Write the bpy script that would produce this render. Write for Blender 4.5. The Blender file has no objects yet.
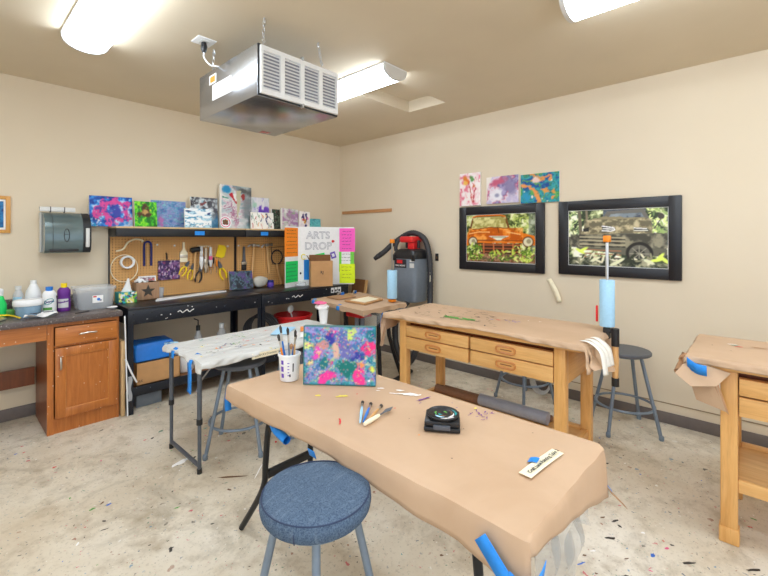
import bpy, bmesh, math, random
import numpy as np
from mathutils import Vector, Matrix, Euler
PI = math.pi
sc = bpy.context.scene
COL = sc.collection
random.seed(7)

# ------------------------------------------------------------------ colours and materials
LAMP, EXPO = 16.0, 0.28
def lin(c):
    return tuple(((v/255)/12.92 if v/255 <= .04045 else ((v/255+.055)/1.055)**2.4) for v in c)

class NT:
    def __init__(s, name):
        s.m = bpy.data.materials.new(name); s.m.use_nodes = True
        s.t = s.m.node_tree; s.b = s.t.nodes['Principled BSDF']; s._co = None
    def n(s, kind, **kw):
        nd = s.t.nodes.new(kind)
        for k, v in kw.items(): setattr(nd, k, v)
        return nd
    def l(s, a, b): s.t.links.new(a, b)
    def co(s, scale=(1, 1, 1), rot=(0, 0, 0), kind='Object'):
        if s._co is None: s._co = s.n('ShaderNodeTexCoord')
        mp = s.n('ShaderNodeMapping'); mp.inputs['Scale'].default_value = scale; mp.inputs['Rotation'].default_value = rot
        s.l(s._co.outputs[kind], mp.inputs[0]); return mp.outputs[0]
    def noise(s, vec, scale, detail=4, rough=.55, dist=0):
        nd = s.n('ShaderNodeTexNoise'); nd.inputs['Scale'].default_value = scale; nd.inputs['Detail'].default_value = detail
        nd.inputs['Roughness'].default_value = rough; nd.inputs['Distortion'].default_value = dist
        s.l(vec, nd.inputs['Vector']); return nd.outputs['Fac']
    def ramp(s, fac, stops, const=False):
        nd = s.n('ShaderNodeValToRGB'); e = nd.color_ramp.elements
        if const: nd.color_ramp.interpolation = 'CONSTANT'
        while len(e) < len(stops): e.new(.5)
        for k, (p, c) in enumerate(stops):
            e[k].position = p; e[k].color = (*c, 1) if len(c) == 3 else c
        s.l(fac, nd.inputs[0]); return nd.outputs[0]
    def val(s, fac, a, b, lo=0, hi=1):
        nd = s.n('ShaderNodeMapRange'); nd.inputs[1].default_value = a; nd.inputs[2].default_value = b
        nd.inputs[3].default_value = lo; nd.inputs[4].default_value = hi; s.l(fac, nd.inputs[0]); return nd.outputs[0]
    def mix(s, fac, a, b, mode='MIX'):
        nd = s.n('ShaderNodeMix', data_type='RGBA', blend_type=mode)
        for sock, v in ((nd.inputs[0], fac), (nd.inputs[6], a), (nd.inputs[7], b)):
            if hasattr(v, 'is_output'): s.l(v, sock)
            elif isinstance(v, (int, float)): sock.default_value = v
            else: sock.default_value = (*v, 1)
        return nd.outputs[2]
    def math(s, op, a, b=None):
        nd = s.n('ShaderNodeMath', operation=op)
        for k, v in enumerate((a, b)):
            if v is None: continue
            if hasattr(v, 'is_output'): s.l(v, nd.inputs[k])
            else: nd.inputs[k].default_value = v
        return nd.outputs[0]
    def bump(s, h, strength=.2, dist=.01):
        nd = s.n('ShaderNodeBump'); nd.inputs['Strength'].default_value = strength; nd.inputs['Distance'].default_value = dist
        s.l(h, nd.inputs['Height']); s.l(nd.outputs[0], s.b.inputs['Normal'])
    def color(s, v):
        if hasattr(v, 'is_output'): s.l(v, s.b.inputs['Base Color'])
        else: s.b.inputs['Base Color'].default_value = (*v, 1)
    def set(s, rough=.5, metal=0, spec=None, **kw):
        s.b.inputs['Roughness'].default_value = rough; s.b.inputs['Metallic'].default_value = metal
        if spec is not None: s.b.inputs['Specular IOR Level'].default_value = spec
        for k, v in kw.items(): s.b.inputs[k].default_value = v
        return s

def plain(name, c, rough=.5, metal=0, var=.08, scale=30, bump=0, **kw):
    t = NT(name); c = lin(c)
    v = t.noise(t.co(), scale, 3)
    t.color(t.ramp(v, [(.3, tuple(x*(1-var) for x in c)), (.7, tuple(min(1, x*(1+var)) for x in c))]))
    t.set(rough, metal, **kw)
    if bump: t.bump(v, bump, .003)
    return t.m

def wood(name, c1, c2, axis='y', rough=.4, scale=1.0, specks=None):
    t = NT(name); k = {'x': (1.2, 14, 14), 'y': (14, 1.2, 14), 'z': (14, 14, 1.2)}[axis]
    co = t.co(tuple(q*scale for q in k)); n1 = t.noise(co, 2.2, 6, .6, 1.2); n2 = t.noise(co, 9, 3, .6)
    base = t.ramp(n1, [(.3, lin(c1)), (.7, lin(c2))])
    base = t.mix(t.val(n2, .5, .75, 0, .25), base, tuple(x*.55 for x in lin(c1)))
    if specks:
        vo = t.n('ShaderNodeTexVoronoi'); vo.inputs['Scale'].default_value = 38; t.l(t.co(), vo.inputs['Vector'])
        m = t.math('LESS_THAN', vo.outputs['Distance'], .13)
        rnd = t.n('ShaderNodeSeparateColor'); t.l(vo.outputs['Color'], rnd.inputs[0])
        m = t.math('MULTIPLY', m, t.math('GREATER_THAN', rnd.outputs[0], .72))
        base = t.mix(m, base, specks)
    t.color(base); t.set(rough); t.bump(n2, .05, .002); return t.m

def speckled(name, base, rough, cols, scale=18, thr=.75, size=.16, **kw):
    t = NT(name); co = t.co(); n1 = t.noise(co, 6, 4)
    c = t.ramp(n1, [(.3, tuple(x*.88 for x in lin(base))), (.7, lin(base))])
    for q in range(2):
        w = t.n('ShaderNodeTexNoise'); w.inputs['Scale'].default_value = 30*(q+1); t.l(co, w.inputs['Vector'])
        ad = t.n('ShaderNodeVectorMath', operation='MULTIPLY_ADD'); t.l(w.outputs['Color'], ad.inputs[0]); ad.inputs[1].default_value = (.04, .04, .04); t.l(co, ad.inputs[2])
        vo = t.n('ShaderNodeTexVoronoi'); vo.inputs['Scale'].default_value = scale*(1+1.7*q); t.l(ad.outputs[0], vo.inputs['Vector'])
        sp = t.n('ShaderNodeSeparateColor'); t.l(vo.outputs['Color'], sp.inputs[0])
        m = t.math('MULTIPLY', t.math('LESS_THAN', vo.outputs['Distance'], size), t.math('GREATER_THAN', sp.outputs[0], thr))
        stops = [(k/len(cols), lin(cc)) for k, cc in enumerate(cols)]
        c = t.mix(m, c, t.ramp(sp.outputs[1], stops, True))
    t.color(c); t.set(rough, **kw)
    if 'plastic sheet' in name: t.bump(t.noise(t.co((.8, 9, 3)), 3, 4, .6, .6), .5, .02)
    return t.m

def emit(name, c, s):
    t = NT(name); t.color(lin(c)); t.set(.4); t.b.inputs['Emission Color'].default_value = (*lin(c), 1); t.b.inputs['Emission Strength'].default_value = s
    return t.m

def clear(name, c, alpha=.35, rough=.15):
    t = NT(name); t.color(lin(c)); t.set(rough, 0, .6); t.b.inputs['Alpha'].default_value = alpha
    return t.m

M = {}
def mats():
    # room
    t = NT('tan wall paint'); n = t.noise(t.co(), 1.3, 3); g = t.noise(t.co(), 160, 2)
    t.color(t.ramp(n, [(.3, lin((222, 208, 184))), (.7, lin((226, 212, 189)))])); t.set(.7, spec=.2); t.bump(g, .06, .002); M['wall'] = t.m
    t = NT('tan ceiling paint'); n = t.noise(t.co(), 1.3, 3); g = t.noise(t.co(), 120, 3)
    t.color(t.ramp(n, [(.3, lin((216, 203, 180))), (.7, lin((222, 209, 186)))])); t.set(.85, spec=.1); t.bump(g, .12, .003); M['ceil'] = t.m
    M['base'] = plain('grey brown vinyl baseboard', (112, 103, 99), .5, var=.05)
    t = NT('paint spattered concrete'); co = t.co()
    n1 = t.noise(co, 1.1, 6, .62); n2 = t.noise(co, 7, 6, .65); n3 = t.noise(co, 60, 3, .7)
    c = t.ramp(n1, [(.32, lin((202, 186, 162))), (.5, lin((216, 205, 186))), (.68, lin((228, 220, 206)))])
    c = t.mix(t.val(n2, .5, .72, 0, .7), c, lin((166, 148, 122)))
    n4 = t.noise(t.co((1, 1, 1), (0, 0, .5)), 2.3, 7, .7, .8); c = t.mix(t.val(n4, .52, .68, 0, .55), c, lin((150, 138, 118)))
    c = t.mix(t.val(n3, .56, .72, 0, .35), c, lin((120, 104, 84)))
    cols = [(52, 48, 44), (70, 90, 110), (60, 130, 170), (40, 120, 90), (235, 232, 225), (150, 90, 60), (200, 70, 90), (70, 60, 50)]
    for q, (sc_, size, thr) in enumerate(((7, .10, .78), (16, .14, .74), (34, .17, .72), (70, .2, .7))):
        w = t.n('ShaderNodeTexNoise'); w.inputs['Scale'].default_value = 25; t.l(co, w.inputs['Vector'])
        ad = t.n('ShaderNodeVectorMath', operation='MULTIPLY_ADD'); t.l(w.outputs['Color'], ad.inputs[0]); ad.inputs[1].default_value = (.05, .05, .05); t.l(t.co((1, 1.0, 1), (0, 0, .3*q)), ad.inputs[2])
        vo = t.n('ShaderNodeTexVoronoi'); vo.inputs['Scale'].default_value = sc_; t.l(ad.outputs[0], vo.inputs['Vector'])
        sp = t.n('ShaderNodeSeparateColor'); t.l(vo.outputs['Color'], sp.inputs[0])
        m = t.math('MULTIPLY', t.math('LESS_THAN', vo.outputs['Distance'], size), t.math('GREATER_THAN', sp.outputs[0], thr))
        m = t.math('MULTIPLY', m, t.val(n2, .35, .6, .2, .9))
        c = t.mix(m, c, t.ramp(sp.outputs[1], [(k/len(cols), lin(cc)) for k, cc in enumerate(cols)], True))
    t.color(c); t.set(.55, spec=.35); t.bump(n3, .1, .002); M['floor'] = t.m
    M['tan_line'] = plain('tan joint line', (158, 138, 110), .7)
    # woods
    M['bench_wood'] = wood('honey beech', (216, 160, 92), (235, 186, 120), 'y', .35)
    M['bench_leg'] = wood('honey beech post', (212, 154, 84), (232, 180, 112), 'z', .35)
    M['bench_rail'] = wood('honey beech rail', (212, 154, 84), (232, 180, 112), 'x', .35)
    M['pull'] = wood('orange beech pull', (190, 118, 52), (214, 146, 78), 'y', .3)
    M['cab'] = wood('reddish maple', (166, 94, 38), (196, 120, 56), 'z', .3, specks=lin((225, 205, 180)))
    M['cab_x'] = wood('reddish maple across', (172, 100, 42), (200, 124, 60), 'x', .3, specks=lin((225, 205, 180)))
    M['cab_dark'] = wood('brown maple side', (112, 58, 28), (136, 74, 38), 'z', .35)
    M['pine'] = wood('raw pine strip', (186, 130, 80), (206, 152, 102), 'y', .5)
    M['plank'] = wood('tan plank', (196, 160, 112), (214, 180, 134), 'z', .5)
    M['shelf_wood'] = wood('pale particle board', (206, 172, 124), (222, 190, 144), 'x', .6)
    M['handle_wood'] = wood('tool handle wood', (206, 156, 96), (226, 180, 122), 'z', .4)
    M['frame_wood'] = wood('golden oak frame', (206, 146, 66), (224, 168, 90), 'z', .4)
    # paper and fabric
    t = NT('brown kraft paper'); n = t.noise(t.co((1, 1, 1)), 3, 4, .6, .4); n2 = t.noise(t.co((60, 4, 60)), 3, 3)
    t.color(t.ramp(n, [(.3, lin((192, 160, 130))), (.7, lin((202, 171, 142)))])); t.set(.55, spec=.3); t.bump(n, .25, .01); M['kraft'] = t.m
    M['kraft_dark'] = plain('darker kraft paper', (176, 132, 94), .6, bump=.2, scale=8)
    M['card'] = plain('corrugated cardboard', (196, 148, 98), .7, scale=9)
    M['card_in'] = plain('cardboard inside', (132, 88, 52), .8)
    M['white_paper'] = plain('white paper', (240, 240, 240), .6, var=.03)
    M['cream_paper'] = plain('cream paper', (246, 236, 205), .6, var=.04)
    M['tape'] = plain('blue painter tape', (28, 136, 226), .55, var=.08, scale=40)
    M['white_tape'] = plain('white masking tape', (236, 232, 222), .6, var=.04)
    t = NT('blue denim'); n = t.noise(t.co((1, 1, 1)), 220, 3, .7); n2 = t.noise(t.co((3, 24, 3), (0, 0, .6)), 3, 3); 
    c = t.ramp(n, [(.35, lin((62, 78, 100))), (.65, lin((100, 118, 140)))]); t.color(t.mix(t.val(n2, .55, .75, 0, .35), c, lin((140, 154, 170)))); t.set(.9, spec=.1); t.bump(n, .4, .003); M['denim'] = t.m
    M['denim_seam'] = plain('dark denim seam', (52, 64, 92), .9)
    M['white_plastic_sheet'] = speckled('paint spattered white plastic sheet', (214, 214, 211), .35, [(40, 90, 160), (30, 120, 70), (200, 90, 40), (60, 60, 60), (220, 200, 60), (190, 60, 90)], 15, .8, .12)
    M['clear_wrap'] = clear('clear plastic wrap', (176, 180, 182), .36, .06)
    # metals
    t = NT('galvanised steel'); n = t.noise(t.co(), 5, 4, .6, .5); n2 = t.noise(t.co(), 40, 2)
    t.color(t.ramp(n, [(.3, (.40, .41, .43)), (.7, (.47, .48, .50))])); t.set(.24, .9); M['galv'] = t.m
    M['steel'] = plain('bright steel', (200, 202, 205), .3, 1, .05)
    M['nickel'] = plain('brushed nickel', (206, 202, 194), .3, 1, .05)
    M['stool_metal'] = plain('grey enamelled tube', (126, 140, 156), .35, .35, .05)
    M['stool_seat'] = plain('dark grey seat board', (86, 90, 98), .45, 0, .06)
    M['table_metal'] = plain('grey hammered steel tube', (92, 98, 108), .35, .4, .06)
    M['black_metal'] = plain('black powder coated steel', (26, 27, 30), .4, .2, .1)
    M['black_plastic'] = plain('black plastic', (30, 31, 34), .4, 0, .08)
    M['black_rubber'] = plain('black ribbed hose rubber', (52, 52, 56), .5, 0, .1)
    M['black_frame'] = plain('black lacquered frame', (24, 24, 30), .35, 0, .05)
    M['bench_black'] = speckled('white flecked black steel', (18, 24, 36), .38, [(230, 232, 236), (190, 200, 214), (120, 130, 150)], 30, .95, .10)
    M['bench_top'] = speckled('scuffed black worktop', (34, 33, 36), .3, [(220, 222, 226), (150, 150, 160), (110, 112, 120)], 30, .9, .12)
    # plastics
    M['white_plastic'] = plain('white plastic', (238, 240, 242), .35, 0, .03)
    M['grey_plastic'] = plain('slate grey plastic', (124, 135, 148), .4, 0, .05)
    M['red_plastic'] = plain('red plastic', (220, 36, 40), .35, 0, .06)
    M['orange_plastic'] = plain('orange plastic', (244, 140, 30), .4, 0, .05)
    M['yellow_plastic'] = plain('yellow plastic', (246, 214, 20), .4, 0, .05)
    M['blue_roll'] = plain('pale blue paper towel', (168, 212, 240), .8, 0, .04, 60)
    M['blue_plastic'] = plain('bright blue plastic', (30, 120, 214), .35, 0, .06)
    M['smoke'] = plain('smoky grey plastic', (104, 120, 122), .18, .25, .08, 5)
    M['grey_roll'] = plain('grey plastic film', (160, 166, 180), .3, 0, .05)
    M['brown_roll'] = plain('brown paper roll', (134, 96, 70), .6, 0, .08)
    M['clear_box'] = clear('clear storage plastic', (226, 232, 238), .38, .2)
    M['clear_blue'] = clear('blue tinted plastic', (150, 190, 220), .6, .2)
    M['bottle_clear'] = clear('clear bottle plastic', (222, 226, 232), .55, .2)
    M['counter'] = speckled('dark laminate counter', (92, 82, 80), .3, [(140, 130, 128), (60, 52, 52), (170, 162, 158)], 60, .5, .3)
    t = NT('pegboard'); co = t.co((1/.0254,)*3); fr = t.n('ShaderNodeVectorMath', operation='FRACTION'); t.l(co, fr.inputs[0])
    sb = t.n('ShaderNodeVectorMath', operation='MULTIPLY_ADD'); t.l(fr.outputs[0], sb.inputs[0]); sb.inputs[1].default_value = (1, 0, 1); sb.inputs[2].default_value = (-.5, 0, -.5)
    ln = t.n('ShaderNodeVectorMath', operation='LENGTH'); t.l(sb.outputs[0], ln.inputs[0])
    n = t.noise(t.co(), 4, 4); c = t.ramp(n, [(.3, lin((205, 152, 88))), (.7, lin((222, 172, 108)))])
    t.color(t.mix(t.math('LESS_THAN', ln.outputs['Value'], .2), c, lin((100, 66, 34)))); t.set(.6); M['peg'] = t.m
    t = NT('paint'); a = t.n('ShaderNodeAttribute', attribute_name='Col'); g = t.noise(t.co(), 180, 2); t.l(a.outputs['Color'], t.b.inputs['Base Color']); t.set(.4, spec=.35); t.bump(g, .15, .002); M['paint'] = t.m
    t = NT('glazed print'); a = t.n('ShaderNodeAttribute', attribute_name='Col'); g = t.noise(t.co(), 2, 2); t.l(a.outputs['Color'], t.b.inputs['Base Color']); t.set(.12, spec=.3); M['print'] = t.m
    M['lamp'] = emit('lit acrylic diffuser', (232, 244, 255), LAMP)
    M['lamp_cap'] = plain('white lamp end cap', (214, 214, 212), .5, 0, .02)
    M['white_metal'] = plain('white enamelled metal', (236, 237, 238), .4, 0, .02)
    for k, c in dict(orange_sheet=(255, 142, 22), green_sheet=(24, 214, 104), blue_sheet=(24, 136, 226), pink_sheet=(255, 92, 196), yellow_sheet=(228, 250, 20), lime_sheet=(120, 214, 70), purple_ink=(104, 40, 140), violet_sheet=(110, 82, 190),
                     ink=(40, 38, 44), grey_ink=(150, 150, 162), red_ink=(214, 50, 50), green_ink=(90, 160, 70), yellow_ink=(240, 224, 90), white_ink=(244, 242, 240), blue_ink=(60, 110, 200), brown_ink=(110, 78, 52), teal_ink=(40, 150, 150), pink_ink=(224, 96, 140), dark_ink=(60, 54, 48), navy=(28, 40, 120)).items():
        M[k] = plain(k.replace('_', ' '), c, .6, 0, .05)

# ------------------------------------------------------------------ mesh building
def smooth_path(pts, k=6, closed=False):
    P_ = [Vector(p) for p in pts]; n = len(P_)
    if k <= 1: return P_
    out = []
    for i in range(n if closed else n-1):
        g = (lambda j: P_[j % n]) if closed else (lambda j: P_[min(max(j, 0), n-1)])
        a, b, c, d = g(i-1), g(i), g(i+1), g(i+2)
        for q in range(k):
            t = q/k
            out.append(.5*((2*b)+(c-a)*t+(2*a-5*b+4*c-d)*t*t+(3*b-a-3*c+d)*t**3))
    if not closed: out.append(P_[-1])
    return out

class MB:
    def __init__(s): s.V = []; s.F = []; s.I = []; s.S = []
    def add(s, V, F, mi=0, sm=False, mx=None):
        o = len(s.V)
        for v in V:
            v = Vector(v); s.V.append(mx @ v if mx is not None else v)
        for f in F: s.F.append([o+i for i in f]); s.I.append(mi); s.S.append(sm)
        return s
    def box(s, a, b, bev=0, mi=0, mx=None, seg=2):
        a = Vector(a); b = Vector(b); lo = Vector(map(min, a, b)); hi = Vector(map(max, a, b))
        bm = bmesh.new(); bmesh.ops.create_cube(bm, size=1)
        for v in bm.verts: v.co = Vector((lo[i]+(v.co[i]+.5)*(hi[i]-lo[i]) for i in range(3)))
        if bev: bmesh.ops.bevel(bm, geom=bm.edges[:], offset=min(bev, .45*min(hi-lo)), segments=seg, profile=.5, affect='EDGES')
        bm.verts.index_update()
        s.add([v.co.copy() for v in bm.verts], [[v.index for v in f.verts] for f in bm.faces], mi, False, mx); bm.free(); return s
    def tube(s, pts, r, n=10, mi=0, closed=False, k=1, cap=True, flat=None, mx=None):
        pts = smooth_path(pts, k, closed); N = len(pts)
        R = [r]*N if isinstance(r, (int, float)) else [float(np.interp(i/(N-1), np.linspace(0, 1, len(r)), r)) for i in range(N)]
        V = []; F = []; up = None
        for i, p in enumerate(pts):
            d = (pts[(i+1) % N]-pts[i-1]) if closed else (pts[min(i+1, N-1)]-pts[max(i-1, 0)])
            d.normalize()
            if up is None: up = Vector((0, 0, 1)) if abs(d.z) < .9 else Vector((0, 1, 0))
            x = d.cross(up); 
            if x.length < 1e-5: x = d.orthogonal()
            x.normalize(); y = x.cross(d).normalized(); up = y
            for q in range(n):
                an = 2*PI*q/n; fy = flat or 1
                V.append(p+x*math.cos(an)*R[i]+y*math.sin(an)*R[i]*fy)
        for i in range(N if closed else N-1):
            for q in range(n):
                a, b = i*n+q, i*n+(q+1) % n; c, d = ((i+1) % N)*n+(q+1) % n, ((i+1) % N)*n+q
                F.append([a, d, c, b])
        s.add(V, F, mi, True, mx)
        if cap and not closed: s.add(V[:n], [list(range(n))], mi, False, mx); s.add(V[-n:], [list(range(n))[::-1]], mi, False, mx)
        return s
    def lathe(s, prof, c=(0, 0, 0), n=24, mi=0, mx=None, sm=True, sx=1, sy=1):
        c = Vector(c); V = []; F = []
        for r, z in prof:
            for q in range(n): V.append(c+Vector((r*sx*math.cos(2*PI*q/n), r*sy*math.sin(2*PI*q/n), z)))
        for i in range(len(prof)-1):
            for q in range(n): F.append([i*n+q, i*n+(q+1) % n, (i+1)*n+(q+1) % n, (i+1)*n+q])
        if prof[0][0] > 1e-6: F.append(list(range(n))[::-1])
        if prof[-1][0] > 1e-6: F.append([(len(prof)-1)*n+q for q in range(n)])
        return s.add(V, F, mi, sm, mx)
    def prism(s, poly, ext, mi=0, mx=None, sm=False):
        n = len(poly); e = Vector(ext); V = [Vector(p) for p in poly]; V2 = [v+e for v in V]
        F = [list(range(n))[::-1], [n+i for i in range(n)]]
        F += [[i, (i+1) % n, n+(i+1) % n, n+i] for i in range(n)]
        return s.add(V+V2, F, mi, sm, mx)
    def poly(s, P_, mi=0): return s.add(P_, [list(range(len(P_)))], mi)
    def grid(s, fn, nu, nv, mi=0, sm=True, mx=None):
        V = [fn(i/nu, j/nv) for i in range(nu+1) for j in range(nv+1)]
        F = [[i*(nv+1)+j, (i+1)*(nv+1)+j, (i+1)*(nv+1)+j+1, i*(nv+1)+j+1] for i in range(nu) for j in range(nv)]
        return s.add(V, F, mi, sm, mx)
    def ball(s, c, r, sc_=(1, 1, 1), n=14, mi=0, mx=None, wob=0, seed=0):
        rn = random.Random(seed); V = []; F = []; m = n//2
        ph = [rn.random()*6 for _ in range(6)]
        for i in range(m+1):
            th = PI*i/m
            for q in range(n):
                an = 2*PI*q/n; d = Vector((math.sin(th)*math.cos(an), math.sin(th)*math.sin(an), math.cos(th)))
                w = 1+wob*(math.sin(4*d.x+ph[0])+math.sin(5*d.y+ph[1])+math.sin(4*d.z+ph[2]))/2
                V.append(Vector(c)+Vector((d.x*r*sc_[0], d.y*r*sc_[1], d.z*r*sc_[2]))*w)
        for i in range(m):
            for q in range(n): F.append([i*n+q, (i+1)*n+q, (i+1)*n+(q+1) % n, i*n+(q+1) % n])
        return s.add(V, F, mi, True, mx)
    def text(s, txt, size, mx, mi=0, align='CENTER', bold=0, outline=0):
        cu = bpy.data.curves.new('t', 'FONT'); cu.body = txt; cu.size = size; cu.align_x = align; cu.align_y = 'CENTER'; cu.resolution_u = 3; cu.offset = bold
        if outline: cu.fill_mode = 'NONE'; cu.bevel_depth = outline; cu.bevel_resolution = 0
        ob = bpy.data.objects.new('t', cu); COL.objects.link(ob); dg = bpy.context.evaluated_depsgraph_get(); dg.update()
        me = bpy.data.meshes.new_from_object(ob.evaluated_get(dg))
        s.add([v.co.copy() for v in me.vertices], [list(p.vertices) for p in me.polygons], mi, False, mx)
        bpy.data.objects.remove(ob); bpy.data.curves.remove(cu); bpy.data.meshes.remove(me); return s
    def mesh(s, name, mats_, off=Vector()):
        me = bpy.data.meshes.new(name); me.from_pydata([tuple(v-off) for v in s.V], [], s.F)
        for m in (mats_ if isinstance(mats_, (list, tuple)) else [mats_]): me.materials.append(M[m] if isinstance(m, str) else m)
        me.polygons.foreach_set('material_index', s.I); me.polygons.foreach_set('use_smooth', s.S)
        bm = bmesh.new(); bm.from_mesh(me); bmesh.ops.remove_doubles(bm, verts=bm.verts[:], dist=1e-6); bmesh.ops.recalc_face_normals(bm, faces=bm.faces[:]); bm.to_mesh(me); bm.free()
        try: me.set_sharp_from_angle(angle=math.radians(40))
        except Exception: pass
        return me
    def part(s, name, mats_, parent, label=None, local=False):
        off = Vector()
        if not local:
            p = parent
            while p is not None: off += p.location; p = p.parent
        o = bpy.data.objects.new(name, s.mesh(name, mats_, off)); COL.objects.link(o); o.parent = parent
        if label: o['label'] = label
        return o
    def solo(s, name, mats_, label, cat, group=None, kind=None, rot=None):
        lo = [min(v[i] for v in s.V) for i in range(3)]; hi = [max(v[i] for v in s.V) for i in range(3)]
        base = Vector(((lo[0]+hi[0])/2, (lo[1]+hi[1])/2, lo[2]))
        o = bpy.data.objects.new(name, s.mesh(name, mats_, base)); COL.objects.link(o); o.location = base
        if label: o['label'] = label
        if cat: o['category'] = cat
        if group: o['group'] = group
        if kind: o['kind'] = kind
        return o

def thing(name, label, cat, loc=(0, 0, 0), rz=0, group=None):
    o = bpy.data.objects.new(name, None); COL.objects.link(o); o.empty_display_size = .05
    o.location = loc; o.rotation_euler = (0, 0, rz); o['label'] = label; o['category'] = cat
    if group: o['group'] = group
    return o
def dup(root, loc, rz, label, group=None):
    def cp(o, parent):
        c = o.copy(); COL.objects.link(c); c.parent = parent
        for ch in [q for q in bpy.data.objects if q.parent == o]: cp(ch, c)
        return c
    r = cp(root, None); r.location = loc; r.rotation_euler = (0, 0, rz); r['label'] = label
    if group: r['group'] = group
    return r
def struct(name, mb, mat_, parent=None):
    if parent is not None: return mb.part(name, mat_, parent)
    return mb.solo(name, mat_, None, None, kind='structure')
def TR(loc=(0, 0, 0), e=(0, 0, 0), s=1): return Matrix.LocRotScale(Vector(loc), Euler(e), Vector((s, s, s)) if isinstance(s, (int, float)) else Vector(s))
FACE_Y = (PI/2, 0, 0)            # text / flat shapes standing on a face that looks towards -Y
FACE_X = (PI/2, 0, -PI/2)        # ... towards -X

# ------------------------------------------------------------------ painted pictures (colour computed per vertex)
class Art:
    def __init__(s, w, h, seed=0):
        s.w, s.h = w, h; s.rs = np.random.RandomState(seed); s.u, s.v = np.meshgrid((np.arange(w)+.5)/w, (np.arange(h)+.5)/h); s.asp = w/h
        s.c = np.zeros((h, w, 3)); s.c[:] = 1
    def nz(s, sx, sy=None, oct=4, du=0, dv=0):
        sy = sy or sx; o = np.zeros((s.h, s.w)); amp = 1; tot = 0
        for k in range(oct):
            n = int(max(sx, sy)*2**k*1.6)+8; g = s.rs.rand(n, n)
            x = (s.u+du)*sx*2**k*s.asp+2; y = (s.v+dv)*sy*2**k+2; x = np.clip(x, 0, n-2.01); y = np.clip(y, 0, n-2.01)
            xi = x.astype(int); yi = y.astype(int); fx = x-xi; fy = y-yi; fx = fx*fx*(3-2*fx); fy = fy*fy*(3-2*fy)
            o += amp*((g[yi, xi]*(1-fx)+g[yi, xi+1]*fx)*(1-fy)+(g[yi+1, xi]*(1-fx)+g[yi+1, xi+1]*fx)*fy); tot += amp; amp *= .55
        o /= tot; return np.clip((o-.5)*1.9+.5, 0, 1)
    def put(s, m, col):
        col = np.array(col, float)/255 if not isinstance(col, np.ndarray) else col
        m = np.clip(m, 0, 1)[..., None]; s.c = s.c*(1-m)+col*m; return s
    def ramp(s, t, stops, m=None):
        pos = [p for p, _ in stops]; col = np.stack([np.interp(t, pos, [c[k]/255 for _, c in stops]) for k in range(3)], -1)
        return s.put(np.ones_like(t) if m is None else m, col)
    def cells(s, n, cols, m=None, jitter=.04):
        P_ = s.rs.rand(n, 2); nx = (s.nz(9)-.5)*jitter*2; ny = (s.nz(9)-.5)*jitter*2
        best = np.full((s.h, s.w), 9.); idx = np.zeros((s.h, s.w), int)
        for k in range(n):
            d = ((s.u+nx-P_[k, 0])*s.asp)**2+(s.v+ny-P_[k, 1])**2; b = d < best; best[b] = d[b]; idx[b] = k
        pal = np.array([cols[k % len(cols)] for k in s.rs.randint(0, 999, n)])/255
        return s.put(np.ones((s.h, s.w)) if m is None else m, pal[idx])
    def ell(s, cx, cy, rx, ry, col, rot=0, soft=.15, wob=0):
        x = (s.u-cx)*s.asp; y = s.v-cy; c, n = math.cos(rot), math.sin(rot); X = x*c+y*n; Y = -x*n+y*c
        d = np.sqrt((X/(rx*s.asp))**2+(Y/ry)**2)
        if wob: d = d+(s.nz(6)-.5)*wob
        return s.put((1-d)/soft+.5, col)
    def ring(s, cx, cy, rx, ry, wd, col, wob=0):
        d = np.sqrt(((s.u-cx)/rx)**2+((s.v-cy)/ry)**2)
        if wob: d = d+(s.nz(5)-.5)*wob
        return s.put((wd-np.abs(d-1))/.05+.5, col)
    def pg(s, pts, col, soft=0):
        x, y = s.u, s.v
        if soft: x = x+(s.nz(12)-.5)*soft; y = y+(s.nz(12)-.5)*soft
        ins = np.zeros((s.h, s.w), bool); n = len(pts)
        for i in range(n):
            x0, y0 = pts[i]; x1, y1 = pts[(i+1) % n]
            if y0 == y1: continue
            ins ^= ((y0 > y) != (y1 > y)) & (x < (x1-x0)*(y-y0)/(y1-y0)+x0)
        return s.put(ins.astype(float), col)
    def ln(s, pts, wd, col, wob=0):
        x = s.u*s.asp; y = s.v; d = np.full((s.h, s.w), 9.)
        if wob: x = x+(s.nz(8)-.5)*wob; y = y+(s.nz(8)-.5)*wob
        for (x0, y0), (x1, y1) in zip(pts, pts[1:]):
            x0, x1 = x0*s.asp, x1*s.asp; L = (x1-x0)**2+(y1-y0)**2+1e-9; t = np.clip(((x-x0)*(x1-x0)+(y-y0)*(y1-y0))/L, 0, 1)
            d = np.minimum(d, np.hypot(x-x0-t*(x1-x0), y-y0-t*(y1-y0)))
        return s.put((wd-d)/(wd*.3)+.3, col)
    def dots(s, n, rmin, rmax, cols, box=(0, 0, 1, 1), wob=.5, m=1):
        for k in range(n):
            r = rmin+(rmax-rmin)*s.rs.rand(); s.ell(box[0]+s.rs.rand()*(box[2]-box[0]), box[1]+s.rs.rand()*(box[3]-box[1]), r/s.asp, r*(.5+s.rs.rand()), cols[s.rs.randint(len(cols))], s.rs.rand()*3, .3)
        return s
    def lin(s):
        c = np.clip(s.c, 0, 1); return np.where(c <= .04045, c/12.92, ((c+.055)/1.055)**2.4)

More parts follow.
